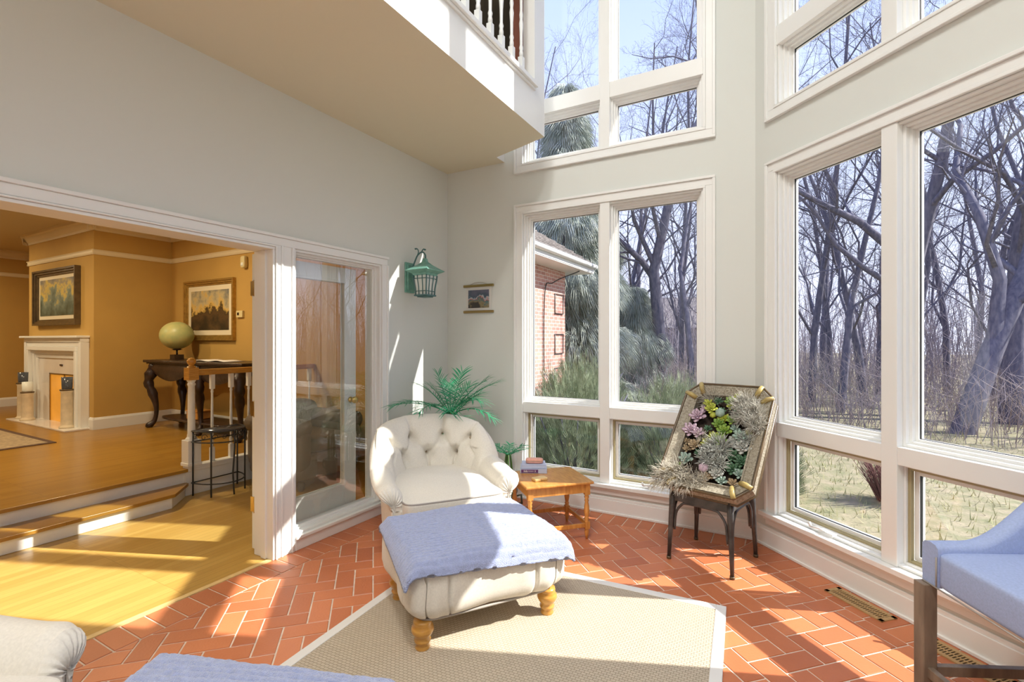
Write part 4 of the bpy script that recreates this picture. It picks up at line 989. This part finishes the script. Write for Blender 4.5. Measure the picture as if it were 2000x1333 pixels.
mb.add([(x, y, -.055) for x, y in OUT], [tuple(range(8))[::-1]]); mb.build('rush_frame', None, pl)
for poly, r, z in ((OUT, .009, .045), (I2, .007, .026), (OUT, .010, -.04)):
    mb = MB(); mb.tube([(x, y, z) for x, y in poly]+[(poly[0][0], poly[0][1], z)], r, 8); mb.build('cane_edge', M['umber' if r > .008 else 'rope'], pl)
for i in range(8):
    a = Vector(OUT[i]); b_ = Vector(I2[i]); mb = MB()
    mb.tube([(a.x, a.y, .045), (a.x*.5+b_.x*.5, a.y*.5+b_.y*.5, .050), (b_.x, b_.y, .026)], .017, 10); mb.build('bamboo_binding', M['bamboo'], pl)
mb = MB(); mb.use(M['soil'])
mb.grid(lambda u, v: (lerp(-hw+.08, hw-.08, u), lerp(.08, PH-.08, v), -.03+.02*noise.noise(Vector((u*8, v*10, 1)))), 24, 30)
mb.build('soil_bed', None, pl)
random.seed(11)
SC = dict(
 purple=mat('succulent_purple', (.52, .38, .46), .45, var=.15, vscale=30), green=mat('succulent_green', (.13, .26, .05), .45, col2=(.28, .40, .05), vscale=18),
 lime=mat('succulent_lime', (.42, .46, .06), .5, var=.2, vscale=30), grey=mat('succulent_blue_grey', (.30, .40, .34), .5, var=.15, vscale=30),
 dkg=mat('succulent_dark_green', (.07, .15, .08), .45, var=.2, vscale=20), moss=mat('reindeer_moss', (.50, .48, .42), .9, var=.2, vscale=40), dry=mat('dry_grass_tuft', (.62, .58, .49), .9, var=.25, vscale=40), silver=mat('silver_foliage', (.46, .47, .43), .7, var=.15, vscale=40), tanb=mat('seed_head', (.40, .30, .18), .8, var=.3, vscale=40))
def rosette(x, y, r, m, n=22, z=.01, op=1.0):
    mb = MB()
    for k in range(n):
        s = k/n; a = k*2.39996; L = r*(1-.72*s); el = (.15+1.15*s)*op; w = L*.30
        d = Vector((math.cos(a)*math.cos(el), math.sin(a)*math.cos(el), math.sin(el))); sd_ = Vector((-math.sin(a), math.cos(a), 0)); n_ = d.cross(sd_)
        c = Vector((x, y, z)); vs = []
        for q, ww in ((0, .35), (.4, .85), (.72, 1.0), (.9, .6), (1.0, .06)):
            p = c+d*L*q+Vector((0, 0, .10*L*q*q)); vs += [p-sd_*w*ww, p-n_*w*.28*ww*-1, p+sd_*w*ww, p+n_*w*.30*ww*-1]
        fs = [(i*4+k2, i*4+(k2+1) % 4, i*4+4+(k2+1) % 4, i*4+4+k2) for i in range(4) for k2 in range(4)]+[(16, 17, 18, 19)]
        mb.add(vs, fs, True)
    return mb.build('rosette', m, pl)
def tuft(x, y, r, m, n, z=.0, curl=.5, wd=.0016, name='moss_tuft', down=0):
    mb = MB()
    for k in range(n):
        a = random.uniform(0, 2*PI); q = math.sqrt(random.random())*r*.45; L = r*random.uniform(.5, 1.0); el = random.uniform(.2, 1.4)
        p = Vector((x+math.cos(a)*q, y+math.sin(a)*q, z)); d = Vector((math.cos(a)*math.cos(el), math.sin(a)*math.cos(el)-down, math.sin(el))).normalized(); pts = [p]
        for j in range(4):
            p = p+d*L/4; pts.append(p.copy()); d = (d+Vector((random.uniform(-1, 1), random.uniform(-1, 1)-down, random.uniform(-1, .6)))*curl*.6).normalized()
        mb.tube(pts, [wd, wd, wd*.9, wd*.7, wd*.3], 3, cap=False)
    return mb.build(name, m, pl)
def dome(x, y, r, m, z=.0):
    mb = MB(); mb.superel((x, y, z+r*.5), (r, r, r*.8), 1, 1, 20, 12, lambda p: tuple(Vector(p)+Vector((0, 0, 1))*.0+Vector((p[0]-x, p[1]-y, p[2]-z)).normalized()*.08*r*math.sin(14*math.atan2(p[1]-y, p[0]-x)))); return mb.build('cactus_dome', m, pl)
Q = SC
for (x, y, r, m) in ((-.175, .56, .062, 'purple'), (-.19, .44, .060, 'purple'), (-.13, .42, .045, 'purple'), (-.14, .62, .036, 'purple'),
    (-.16, .22, .050, 'grey'), (.14, .44, .050, 'grey'), (.09, .50, .035, 'grey'), (.02, .70, .045, 'green'), (.03, .66, .032, 'lime'), (.06, .74, .03, 'lime'),
    (-.02, .52, .05, 'green'), (.03, .47, .05, 'green'), (-.03, .42, .045, 'lime'), (.02, .39, .05, 'green'), (-.05, .35, .045, 'lime'), (.0, .57, .045, 'lime'), (-.09, .62, .045, 'lime'), (-.12, .66, .04, 'lime'), (.06, .55, .04, 'green'),
    (-.13, .33, .045, 'tanb'), (-.18, .30, .035, 'tanb'), (-.20, .36, .03, 'tanb'), (.17, .36, .055, 'silver'), (.11, .40, .05, 'silver'), (.18, .27, .05, 'dkg'), (.14, .21, .05, 'dkg'), (.19, .34, .04, 'dkg'), (.12, .30, .05, 'dkg'), (.19, .18, .04, 'grey'), (.06, .15, .045, 'silver'), (.10, .11, .04, 'grey'), (.17, .11, .035, 'tanb'), (.01, .12, .04, 'tanb'), (.19, .47, .03, 'lime'), (-.20, .16, .035, 'green'), (-.09, .28, .035, 'dkg'), (-.07, .46, .03, 'dkg'), (.10, .62, .04, 'dkg'), (-.06, .69, .035, 'dkg'), (-.02, .62, .03, 'dkg')):
    rosette(x, y, r*1.12, Q[m], 22 if r > .04 else 16, random.uniform(-.005, .03))
dome(-.025, .60, .032, Q['grey'], .01); dome(-.02, .17, .032, Q['purple'], .02); dome(-.07, .58, .022, Q['lime'], .01)
tuft(.12, .68, .10, Q['moss'], 420, .02, .9); tuft(.19, .60, .105, Q['moss'], 460, .03, .9); tuft(.225, .52, .08, Q['moss'], 300, .035, .9); tuft(.11, .58, .07, Q['moss'], 200, .02, .9)
tuft(-.12, .71, .09, Q['dry'], 160, .0, .3, .0013); tuft(-.19, .09, .13, Q['dry'], 420, .02, .55, .0014, 'dry_grass', .35); tuft(-.10, .06, .10, Q['dry'], 260, .02, .55, .0014, 'dry_grass', .35); tuft(-.25, .05, .12, Q['dry'], 240, .03, .5, .0014, 'dry_grass', .5)
tuft(.03, .33, .10, Q['silver'], 260, .02, .35, .0028, 'silver_plant'); tuft(.0, .25, .09, Q['silver'], 220, .02, .35, .0028, 'silver_plant'); tuft(.06, .22, .07, Q['silver'], 160, .02, .35, .0028, 'silver_plant'); tuft(-.10, .40, .05, Q['dry'], 100, .02, .5, .0015)
tuft(-.02, .08, .07, Q['dry'], 120, .02, .5, .0015, 'dry_grass'); tuft(.18, .42, .06, Q['silver'], 140, .02, .4, .002, 'silver_plant')

# ------------------------------------------------------------------ counter chair at the right edge
bc = thing('counter_chair', 'pale blue-grey upholstered counter chair with sloping arms at the right edge', 'chair', (.835, 2.165, 0), math.radians(-64))
SZ = .565
def seatf(p):
    x, y, z = p
    if z > SZ+.1: z += .015*max(0, 1-(x/.25)**2)*max(0, 1-(y/.26)**2)
    return (x, y, z)
mb = MB(); mb.superel((0, -.01, SZ+.065), (.235, .275, .065), .16, .12, 60, 20, seatf); mb.build('seat', M['stoolf'], bc)
def arm(x, y):   # height of the side wall over the seat underside, y from front (-.27) to back (.30)
    return lerp(.155, .45, sstep(-.16, .30, y))
mb = MB(); NP = 80
side = []
pth = cat_rom([(-.255, -.285, 0), (-.262, -.10, 0), (-.262, .10, 0), (-.225, .235, 0), (-.10, .30, 0), (.10, .30, 0), (.225, .235, 0), (.262, .10, 0), (.262, -.10, 0), (.255, -.285, 0)], NP)
pf = [(-.032, 0), (-.034, .5), (-.033, .9), (-.022, .975), (0, 1.0), (.022, .975), (.033, .9), (.034, .5), (.032, 0)]
def shell(u, v):
    i = min(NP-1, int(round(u*(NP-1)))); p = pth[i]; tan = (pth[min(i+1, NP-1)]-pth[max(i-1, 0)]).normalized(); n_ = Vector((tan.y, -tan.x, 0)); n_ = n_ if n_.dot(Vector((p.x, p.y, 0))) > 0 else -n_
    o, h = pf[min(8, int(round(v*8)))]; z = SZ+h*arm(p.x, p.y)
    q = p+n_*(o+.05*max(0, z-SZ-.2)); return (q.x, q.y, z)
mb.grid(shell, NP, 9)
for i in (0, NP-1):
    vs = [mb.v[i*9+j] for j in range(9)]; mb.add(vs, [tuple(range(9))], False)
mb.build('arm_and_back_shell', M['stoolf'], bc, bevel=.006)
lp = []
mb = MB(); mb.tube([shell(k/79, 1)for k in range(0)]+[(-.225, -.287, SZ+.004), (-.225, -.287, SZ+.11)], .0025, 6); mb.tube([(-.285, -.288, SZ+.003), (.285, -.288, SZ+.003)], .003, 6); mb.build('piping', M['thread'], bc)
for sx_ in (-1, 1):
    for sy in (-1, 1):
        mb = MB(); x, y = sx_*.272, (-.288 if sy < 0 else .25); mb.box((x-.024, y-.024, 0), (x+.024, y+.024, SZ)); mb.build('leg', M['stoolw'], bc, bevel=.003)
for (a, b_, z) in (((-.272, -.288), (.272, -.288), .25), ((-.272, -.288), (-.272, .25), .245), ((.272, -.288), (.272, .25), .245), ((-.272, .25), (.272, .25), .21)):
    mb = MB(); mb.box((min(a[0], b_[0])-.011, min(a[1], b_[1])-.011, z-.018), (max(a[0], b_[0])+.011, max(a[1], b_[1])+.011, z+.018)); mb.build('footrest_rail', M['stoolw'], bc, bevel=.002)

# ------------------------------------------------------------------ floor vents along the bay wall
def vent(lab, s):
    p = frameC(s, -.105, 0); t = thing('floor_vent', lab, 'vent', (p[0], p[1], 0), -PI/4)
    mb = MB(); W_, D_ = .165, .055; mb.box((-W_, -D_, 0), (W_, -D_+.022, .006)); mb.box((-W_, D_-.022, 0), (W_, D_, .006)); mb.box((-W_, -D_, 0), (-W_+.022, D_, .006)); mb.box((W_-.022, -D_, 0), (W_, D_, .006))
    for k in range(21): x = -W_+.03+k*.0135; mb.box((x-.003, -D_+.02, .001), (x+.003, D_-.02, .005))
    mb.box((-W_+.02, -.003, .001), (W_-.02, .003, .0052)); mb.build('grille', M['ventm'], t)
    mb = MB(); mb.box((-W_+.02, -D_+.02, .0003), (W_-.02, D_-.02, .0012)); mb.build('duct', M['vblack'], t)
vent('tan metal floor vent on the bricks below the bay window', .865); vent('tan metal floor vent half hidden behind the counter chair leg', 1.365)
# ------------------------------------------------------------------ outdoors
GZ = -.42
def gh(x, y): return GZ - .02*max(0, math.hypot(x, y)-8)*.2 + .12*noise.noise(Vector((x*.12, y*.12, 0))) + .03*noise.noise(Vector((x*.8, y*.8, 3)))
mb = MB(); mb.grid(lambda u, v: (lerp(-70, 75, u), lerp(4.4, 95, v**1.4), gh(lerp(-70, 75, u), lerp(4.4, 95, v**1.4))), 90, 90); struct('ground', mb, M['grassg'])
mb = MB(); mb.grid(lambda u, v: (lerp(1.6, 75, u), lerp(-30, 4.4, v), GZ), 8, 8); struct('ground_side', mb, M['grassg'])
def pol(px_, d):                                                     # a direction seen from the room and a distance
    a = math.atan((px_-1000)/948)-math.radians(29.1); k = d/math.cos(math.atan((px_-1000)/948)); return (math.sin(a)*k, math.cos(a)*k)
def branchy(seed, H=11, r0=.16, lean=(0, 0), spread=1.0, nb=9, lev=4, start=.25, fork=None):
    random.seed(seed); mb = MB()
    def br(p, d, L, r, lv):
        n = 6 if lv == 0 else 5 if lv == 1 else 4 if lv == 2 else 3
        pts = [p.copy()]; rs = [r]; q = p.copy(); dd = d.copy()
        for k in range(n):
            q = q+dd*L/n; wob = (.10 if lv == 0 else .30)
            dd = (dd+Vector((random.gauss(0, wob), random.gauss(0, wob), random.gauss(.05 if lv else .02, wob*.7)))).normalized()
            pts.append(q.copy()); rs.append(r*(1-.80*(k+1)/n))
        mb.tube(pts, rs, (7, 5, 4, 3, 3)[lv], cap=False, smooth=True)
        if lv >= lev: return
        cnt = (nb, 7, 6, 5)[min(lv, 3)]
        for c in range(cnt):
            s = (start if lv == 0 else .15)+(1-(start if lv == 0 else .15))*(c+random.random()*.8)/cnt; s = min(.98, s); i = min(n-1, int(s*n)); pp = pts[i].lerp(pts[i+1], s*n-i)
            ax = (pts[i+1]-pts[i]).normalized(); pr_ = ax.orthogonal().normalized(); pr_ = Matrix.Rotation(random.uniform(0, 2*PI), 3, ax) @ pr_
            ang = random.uniform(.5, 1.05)*spread; nd = (ax*math.cos(ang)+pr_*math.sin(ang)).normalized(); nd.z += .12; nd.normalize()
            rr = max(.0028, (rs[i]*(1-(s*n-i))+rs[i+1]*(s*n-i))*random.uniform(.36, .58)); LL = L*(1-.55*s)*random.uniform(.42, .68)*(1 if lv else .9)
            br(pp, nd, LL, rr, lv+1)
    br(Vector((0, 0, 0)), Vector((lean[0], lean[1], 1)).normalized(), H, r0, 0)
    if fork:
        for (z, dx, dy, L, r) in fork: br(Vector((lean[0]*z, lean[1]*z, z)), Vector((dx, dy, 1)).normalized(), L, r, 1)
    return mb
def tree(mb, lab, loc, rz=0, s=1, group=None, name='bare_tree', m='bark'):
    o = mb.build(name, M[m]); o.location = (loc[0], loc[1], gh(*loc)-.1); o.rotation_euler = (0, 0, rz); o.scale = (s,)*3
    return tag(o, lab, 'tree', group)
# the trees one can pick out through the panes
Rv = Vector((math.cos(math.radians(29.1)), math.sin(math.radians(29.1))))
def ln(k): return (Rv.x*k, Rv.y*k)
tree(branchy(21, 11, .21, ln(.36), 1, 11, 4, .2, [(1.8, Rv.x*.1, Rv.y*.1, 6.5, .13)]), 'big dark leaning tree in the rightmost large pane', pol(1875, 9.5))
tree(branchy(22, 12, .24, ln(.02), 1, 8, 4, .25), 'dark upright tree at the right edge behind the leaning tree', pol(1975, 11))
tree(branchy(23, 12, .20, ln(-.02), 1.1, 9, 4, .22, [(4.2, Rv.x*-1.2, Rv.y*-1.2, 5.5, .11), (3.3, Rv.x*-1.6, Rv.y*-1.6, 4.5, .08)]), 'tall tree just left of the bay window mullion with boughs reaching left', pol(1752, 12))
tree(branchy(24, 12, .21, ln(-.02), 1, 9, 4, .3, [(3.6, Rv.x*-.7, Rv.y*-.7, 4.5, .12)]), 'straight forked tree centred in the right pane of the far window', pol(1292, 14.5))
tree(branchy(25, 8, .10, ln(.05), 1, 8, 4, .2), 'slender tree right of the forked trunk in the far window', pol(1345, 13))
tree(branchy(26, 9, .11, ln(.1), 1, 8, 4, .2), 'thin tree in the left part of the bay window left pane', pol(1640, 12.5))
tree(branchy(27, 9, .12, ln(-.12), 1, 8, 4, .2), 'twin slim trunk left of the bay window mullion', pol(1690, 14))
# deeper wood
variants = [branchy(40+k, 10+k % 3, .10+.02*(k % 3), (random.uniform(-.08, .08), 0), 1.0, 9, 4 if k < 3 else 3, .2) for k in range(6)]
protos = []
for k, v in enumerate(variants):
    o = v.build('bare_tree', M['bark']); protos.append(o); o['category'] = 'tree'; o['group'] = 'bare trees in the wood'; o['label'] = 'bare grey tree of the wood beyond the lawn'
random.seed(77); cnt = 0; taken = []
spots = []
for px_ in range(1190, 2120, 72):
    for d in (22, 34):
        spots.append((px_+random.uniform(-22, 22), d+random.uniform(-2.5, 3.5)))
for px_ in range(1000, 1190, 60):
    for d in (30,): spots.append((px_+random.uniform(-15, 15), d+random.uniform(-2, 4)))
pos = [pol(p, d) for p, d in spots]
for a in range(22, 66, 8):                                           # the wood continues round to the right, reflected in the side light
    for d in (20, 30): 
        an = math.radians(a+random.uniform(-2, 2)); pos.append((math.sin(an)*d, math.cos(an)*d))
for i, (x, y) in enumerate(pos):
    o = protos[i] if i < len(protos) else protos[random.randrange(len(protos))].copy()
    if i >= len(protos): C.objects.link(o)
    o.location = (x, y, gh(x, y)-.1); o.rotation_euler = (0, 0, random.uniform(0, 6.28)); s = random.uniform(.8, 1.15); o.scale = (s, s, s)
# mid-distance trees standing free of the wood, finer and taller
fine = [branchy(60+k, 13+k, .11, (random.uniform(-.1, .1), random.uniform(-.05, .05)), .9, 13, 4, .12) for k in range(3)]
fp_ = []
for k, (px_, d) in enumerate(((1230, 17), (1330, 18.5), (1440, 16), (1585, 15), (1620, 18), (1715, 17), (1790, 15.5), (1850, 17), (1935, 15), (2040, 14), (1140, 21), (1075, 24))):
    if k < 3: o = fine[k].build('bare_tree', M['bark']); fp_.append(o)
    else: o = fp_[k % 3].copy(); C.objects.link(o)
    x, y = pol(px_, d); o.location = (x, y, gh(x, y)-.1); o.rotation_euler = (0, 0, k*1.7); o.scale = (.95+.03*(k % 4),)*3
    tag(o, 'tall fine-twigged bare tree at the front edge of the wood', 'tree', 'fine-twigged trees at the edge of the wood')
# thicket of saplings too many to count
random.seed(15); mb = MB()
for k in range(2300):
    a = math.radians(random.uniform(-30, 70)); d = 19+34*random.random()**1.2; x, y = math.sin(a)*d, math.cos(a)*d; h = random.uniform(2.2, 6.5); w = .008+.0004*d
    p0 = Vector((x, y, gh(x, y))); dx, dy = random.gauss(0, .12), random.gauss(0, .12); p1 = p0+Vector((dx*h*.5, dy*h*.5, h*.5)); p2 = p0+Vector((dx*h+random.gauss(0, .2), dy*h, h))
    mb.tube([p0, p1, p2], [w, w*.7, w*.25], 3, cap=False)
    for j in range(5):
        q = p0.lerp(p1, .5+random.random()*.5) if j % 2 else p1.lerp(p2, random.random()*.8); l = random.uniform(.5, 1.6); v = Vector((random.gauss(0, .6), random.gauss(0, .6), random.uniform(.3, 1))).normalized()*l
        mb.tube([q, q+v*.5, q+v+Vector((random.gauss(0, .1), random.gauss(0, .1), .1))], [w*.5, w*.35, w*.15], 3, cap=False)
tag(mb.build('sapling_thicket', M['twig']), 'grey thicket of thin saplings deep in the wood', 'thicket', kind='stuff')
# undergrowth: uncountable dry stems
random.seed(5); mb = MB()
for k in range(8500):
    a = math.radians(random.uniform(-34, 70)); d = 11.5+30*random.random()**1.5; x, y = math.sin(a)*d, math.cos(a)*d
    if x < -3 and y < 13: continue
    h = random.uniform(.3, 1.9)*(.6+d*.02); z = gh(x, y); dx, dy = random.gauss(0, .35), random.gauss(0, .35); w = .003+.0003*d
    p0 = Vector((x, y, z)); p1 = p0+Vector((dx*.4*h, dy*.4*h, .55*h)); p2 = p0+Vector((dx*h*1.1+random.gauss(0, .15), dy*h*1.1, h))
    mb.tube([p0, p1, p2], [w, w*.8, w*.3], 3, cap=False)
    for j in range(2):
        q = p1.lerp(p2, random.random()*.6); mb.tube([q, q+Vector((random.gauss(0, .3), random.gauss(0, .3), random.uniform(.1, .5)))], [w*.6, w*.2], 3, cap=False)
tag(mb.build('undergrowth', M['brush']), 'tangled dry undergrowth along the edge of the wood', 'undergrowth', kind='stuff')
random.seed(6); mb = MB()
for k in range(5200):
    a = math.radians(random.uniform(-8, 40)); d = 4.6+8*random.random()**.8; x, y = math.sin(a)*d, math.cos(a)*d
    if x+y < 4.4: continue
    z = gh(x, y); h = random.uniform(.03, .13); an = random.uniform(0, 6.28); w = .006
    mb.add([(x-w*math.cos(an), y-w*math.sin(an), z-.01), (x+w*math.cos(an), y+w*math.sin(an), z-.01), (x+random.gauss(0, .04), y+random.gauss(0, .04), z+h)], [(0, 1, 2)])
tag(mb.build('lawn_tussocks', mat('straw_grass', (.52, .47, .28), .95, col2=(.36, .36, .16), vscale=2)), 'dry straw-coloured tufts of grass on the lawn', 'grass', kind='stuff')
# a low twiggy bush near the bay window
random.seed(8); mb = MB(); bx_, by_ = pol(1738, 5.6)
for k in range(420):
    a = random.uniform(0, 6.28); r = random.random()*.22; h = random.uniform(.3, .62); p0 = Vector((bx_+r*.5*math.cos(a), by_+r*.5*math.sin(a), gh(bx_, by_)))
    mb.tube([p0, p0+Vector((math.cos(a)*r*.6, math.sin(a)*r*.6, h*.6)), p0+Vector((math.cos(a)*r*1.2+random.gauss(0, .04), math.sin(a)*r*1.2, h))], [.006, .004, .0015], 3, cap=False)
tag(mb.build('twiggy_bush', mat('red_brown_twigs', (.22, .10, .10), .9)), 'low reddish twiggy bush on the lawn outside the bay window', 'bush')
# evergreens and yews
def sprays(mb, n, shell_fn, L, w, droop):
    for k in range(n):
        p, nd = shell_fn(k); nd = (nd+Vector((random.gauss(0, .35), random.gauss(0, .35), random.gauss(-droop, .3)))).normalized(); s = nd.orthogonal().normalized(); s = Matrix.Rotation(random.uniform(0, 6.28), 3, nd) @ s
        l = L*random.uniform(.6, 1.3); q = p+nd*l*.55; e_ = p+nd*l+Vector((0, 0, -droop*l*.5))
        for tt in (-1, 0, 1):
            a = p+s*tt*w*.3; b_ = q+s*tt*w*1.6; c = e_+s*tt*w*2.2
            mb.add([a, b_-s*w*.28, c, b_+s*w*.28], [(0, 1, 2, 3)], False)
def conifer(lab, loc, H, R, n, seed, group=None):
    random.seed(seed); t = thing('evergreen_tree', lab, 'tree', (loc[0], loc[1], gh(*loc)))
    mb = MB(); mb.tube([(0, 0, 0), (0, 0, H*.95)], [R*.09, .02], 8); mb.build('trunk', M['bark'], t)
    def fn(k):
        z = H*(.04+.94*random.random()**1.15); rr = R*(1-(z/H))**.8*(.45+.55*random.random()**.5)*(.85+.2*math.sin(z*4.2)); a = random.uniform(0, 6.28)
        return Vector((rr*math.cos(a), rr*math.sin(a), z)), Vector((math.cos(a), math.sin(a), -.25))
    mb = MB(); sprays(mb, n, fn, .48, .032, .6); mb.build('needle_sprays', M['needle'], t)
conifer('tall drooping evergreen behind the brick wing', pol(1105, 13.2), 9.0, 2.0, 15000, 31)
conifer('evergreen to the right of the tall one behind the brick wing', pol(1165, 15.5), 6.5, 1.8, 9000, 32)
conifer('low broad evergreen in the far window beside the forked tree', pol(1238, 15), 3.6, 1.5, 6000, 33)
def yew(lab, loc, rx, ry, rz_, n, seed):
    random.seed(seed); t = thing('yew_shrub', lab, 'shrub', (loc[0], loc[1], gh(*loc)))
    mb = MB()
    for k in range(14): a = k*2.4; mb.tube([(0, 0, 0), (rx*.4*math.cos(a), ry*.4*math.sin(a), rz_*.45), (rx*.75*math.cos(a), ry*.75*math.sin(a), rz_*.85)], [.02, .012, .004], 5)
    mb.build('branches', M['bark'], t)
    def fn(k):
        a = random.uniform(0, 6.28); b_ = math.asin(random.uniform(-.1, 1)); s = random.uniform(.55, 1.0)*(1+.12*noise.noise(Vector((a*2, b_*3, seed))))
        d = Vector((math.cos(a)*math.cos(b_), math.sin(a)*math.cos(b_), math.sin(b_))); return Vector((d.x*rx*s, d.y*ry*s, max(.05, d.z*rz_*s))), d+Vector((0, 0, .5))
    mb = MB(); sprays(mb, n, fn, .15, .011, -.15); mb.build('leaves', M['yew'], t)
yew('dark green yew shrub outside the left lower pane of the far window', (-2.15, 5.35), .85, .75, 1.50, 9000, 41)
yew('dark green yew shrub outside the mullion of the far window', (-1.05, 5.75), .80, .75, 1.42, 8000, 42)
yew('green yew shrub furthest right outside the far window', (-.55, 6.9), .75, .7, 1.35, 7500, 43)
yew('loose pale-tipped yew shrub at the corner of the brick wing', (-3.0, 7.9), .9, .9, 1.55, 6500, 44)

# brick wing of the house with hipped shingle roof
hs = thing('brick_house_wing', 'brick wing of the house with shingle roof and white eaves beyond the far window', 'building', (0, 0, 0))
hx0, hx1, hy0, hy1, ez = -8.5, -4.28, 6.4, 10.15, 2.98
mb = MB(); mb.box((hx0, hy0, -.8), (hx1, hy1, ez)); mb.build('brick_wall', M['housebr'], hs)
mb = MB(); oh = .50; mb.box((hx0-oh, hy0-oh, ez-.02), (hx1+oh, hy1+oh, ez+.02)); mb.box((hx1+oh-.03, hy0-oh, ez), (hx1+oh+.01, hy1+oh, ez+.16)); mb.box((hx0, hy1+oh-.03, ez), (hx1+oh, hy1+oh+.01, ez+.16)); mb.box((hx0, hy0-oh, ez), (hx1+oh, hy0-oh+.03, ez+.16)); mb.build('eaves', M['white'], hs)
mb = MB(); mb.tube([(hx1+oh+.05, hy0-oh, ez+.13), (hx1+oh+.05, hy1+oh, ez+.13)], .055, 10); mb.build('gutter', M['white'], hs)
mb = MB(); a = .07; rx0, rx1, ry0, ry1 = hx0-oh-a, hx1+oh+a, hy0-oh-a, hy1+oh+a; mx_, my_ = (rx0+rx1)/2, (ry0+ry1)/2; rz1 = ez+.16+1.55
mb.add([(rx0, ry0, ez+.15), (rx1, ry0, ez+.15), (rx1, ry1, ez+.15), (rx0, ry1, ez+.15), (mx_-.4, my_, rz1), (mx_+.4, my_, rz1)], [(0, 1, 5, 4), (1, 2, 5), (2, 3, 4, 5), (3, 0, 4), (3, 2, 1, 0)], False)
for k in range(1, 15):                                               # shingle courses
    t_ = k/15; f0, f1 = lerp(0, 1, t_), 0
    x0_, x1_, y0_, y1_ = lerp(rx0, mx_-.4, t_), lerp(rx1, mx_+.4, t_), lerp(ry0, my_, t_), lerp(ry1, my_, t_); zz = lerp(ez+.15, rz1, t_)
    mb.box((x0_-.05, y0_-.05, zz-.02), (x1_+.05, y1_+.05, zz+.004))
mb.build('shingle_roof', M['shingle'], hs)
for z in (2.02, 1.15, .42):
    mb = MB(); mb.tube([(hx1+.02, 9.55, z), (hx1+.02, 10.0, z), (hx1+.02, 10.0, z+.42), (hx1+.02, 9.55, z+.42), (hx1+.02, 9.55, z)], .012, 5); mb.build('iron_bracket', M['iron'], hs)
mb = MB(); mb.tube(cat_rom([(hx1+.03, 9.0, -.4), (hx1+.03, 9.0, 2.3), (hx1+.10, 9.3, 2.65), (hx1+.4, 10.0, 2.95)], 20), .012, 6); mb.build('cable', M['seal'], hs)
# distant house in the trees
dh = thing('distant_house', 'distant grey house with a steep roof half hidden among the trees', 'building', (*pol(1305, 34), -1.2), math.radians(20))
mb = MB(); mb.box((-4, -3, 0), (4, 3, 3.6)); mb.build('wall', mat('distant_siding', (.30, .26, .27), .9), dh)
mb = MB(); mb.add([(-4.6, -3.6, 3.4), (4.6, -3.6, 3.4), (4.6, 3.6, 3.4), (-4.6, 3.6, 3.4), (-4.6, 0, 5.6), (4.6, 0, 5.6)], [(0, 1, 5, 4), (2, 3, 4, 5), (0, 4, 3), (1, 2, 5), (3, 2, 1, 0)], False); mb.build('roof', M['shingle'], dh)
# stone edging seen low outside the right lower pane
mb = MB(); mb.box((-.9, 4.42, -.60), (.0, 4.62, -.05)); o = mb.build('stone_planter_wall', M['concrete'], bevel=.02); tag(o, 'low pale stone wall just outside the far window', 'wall')
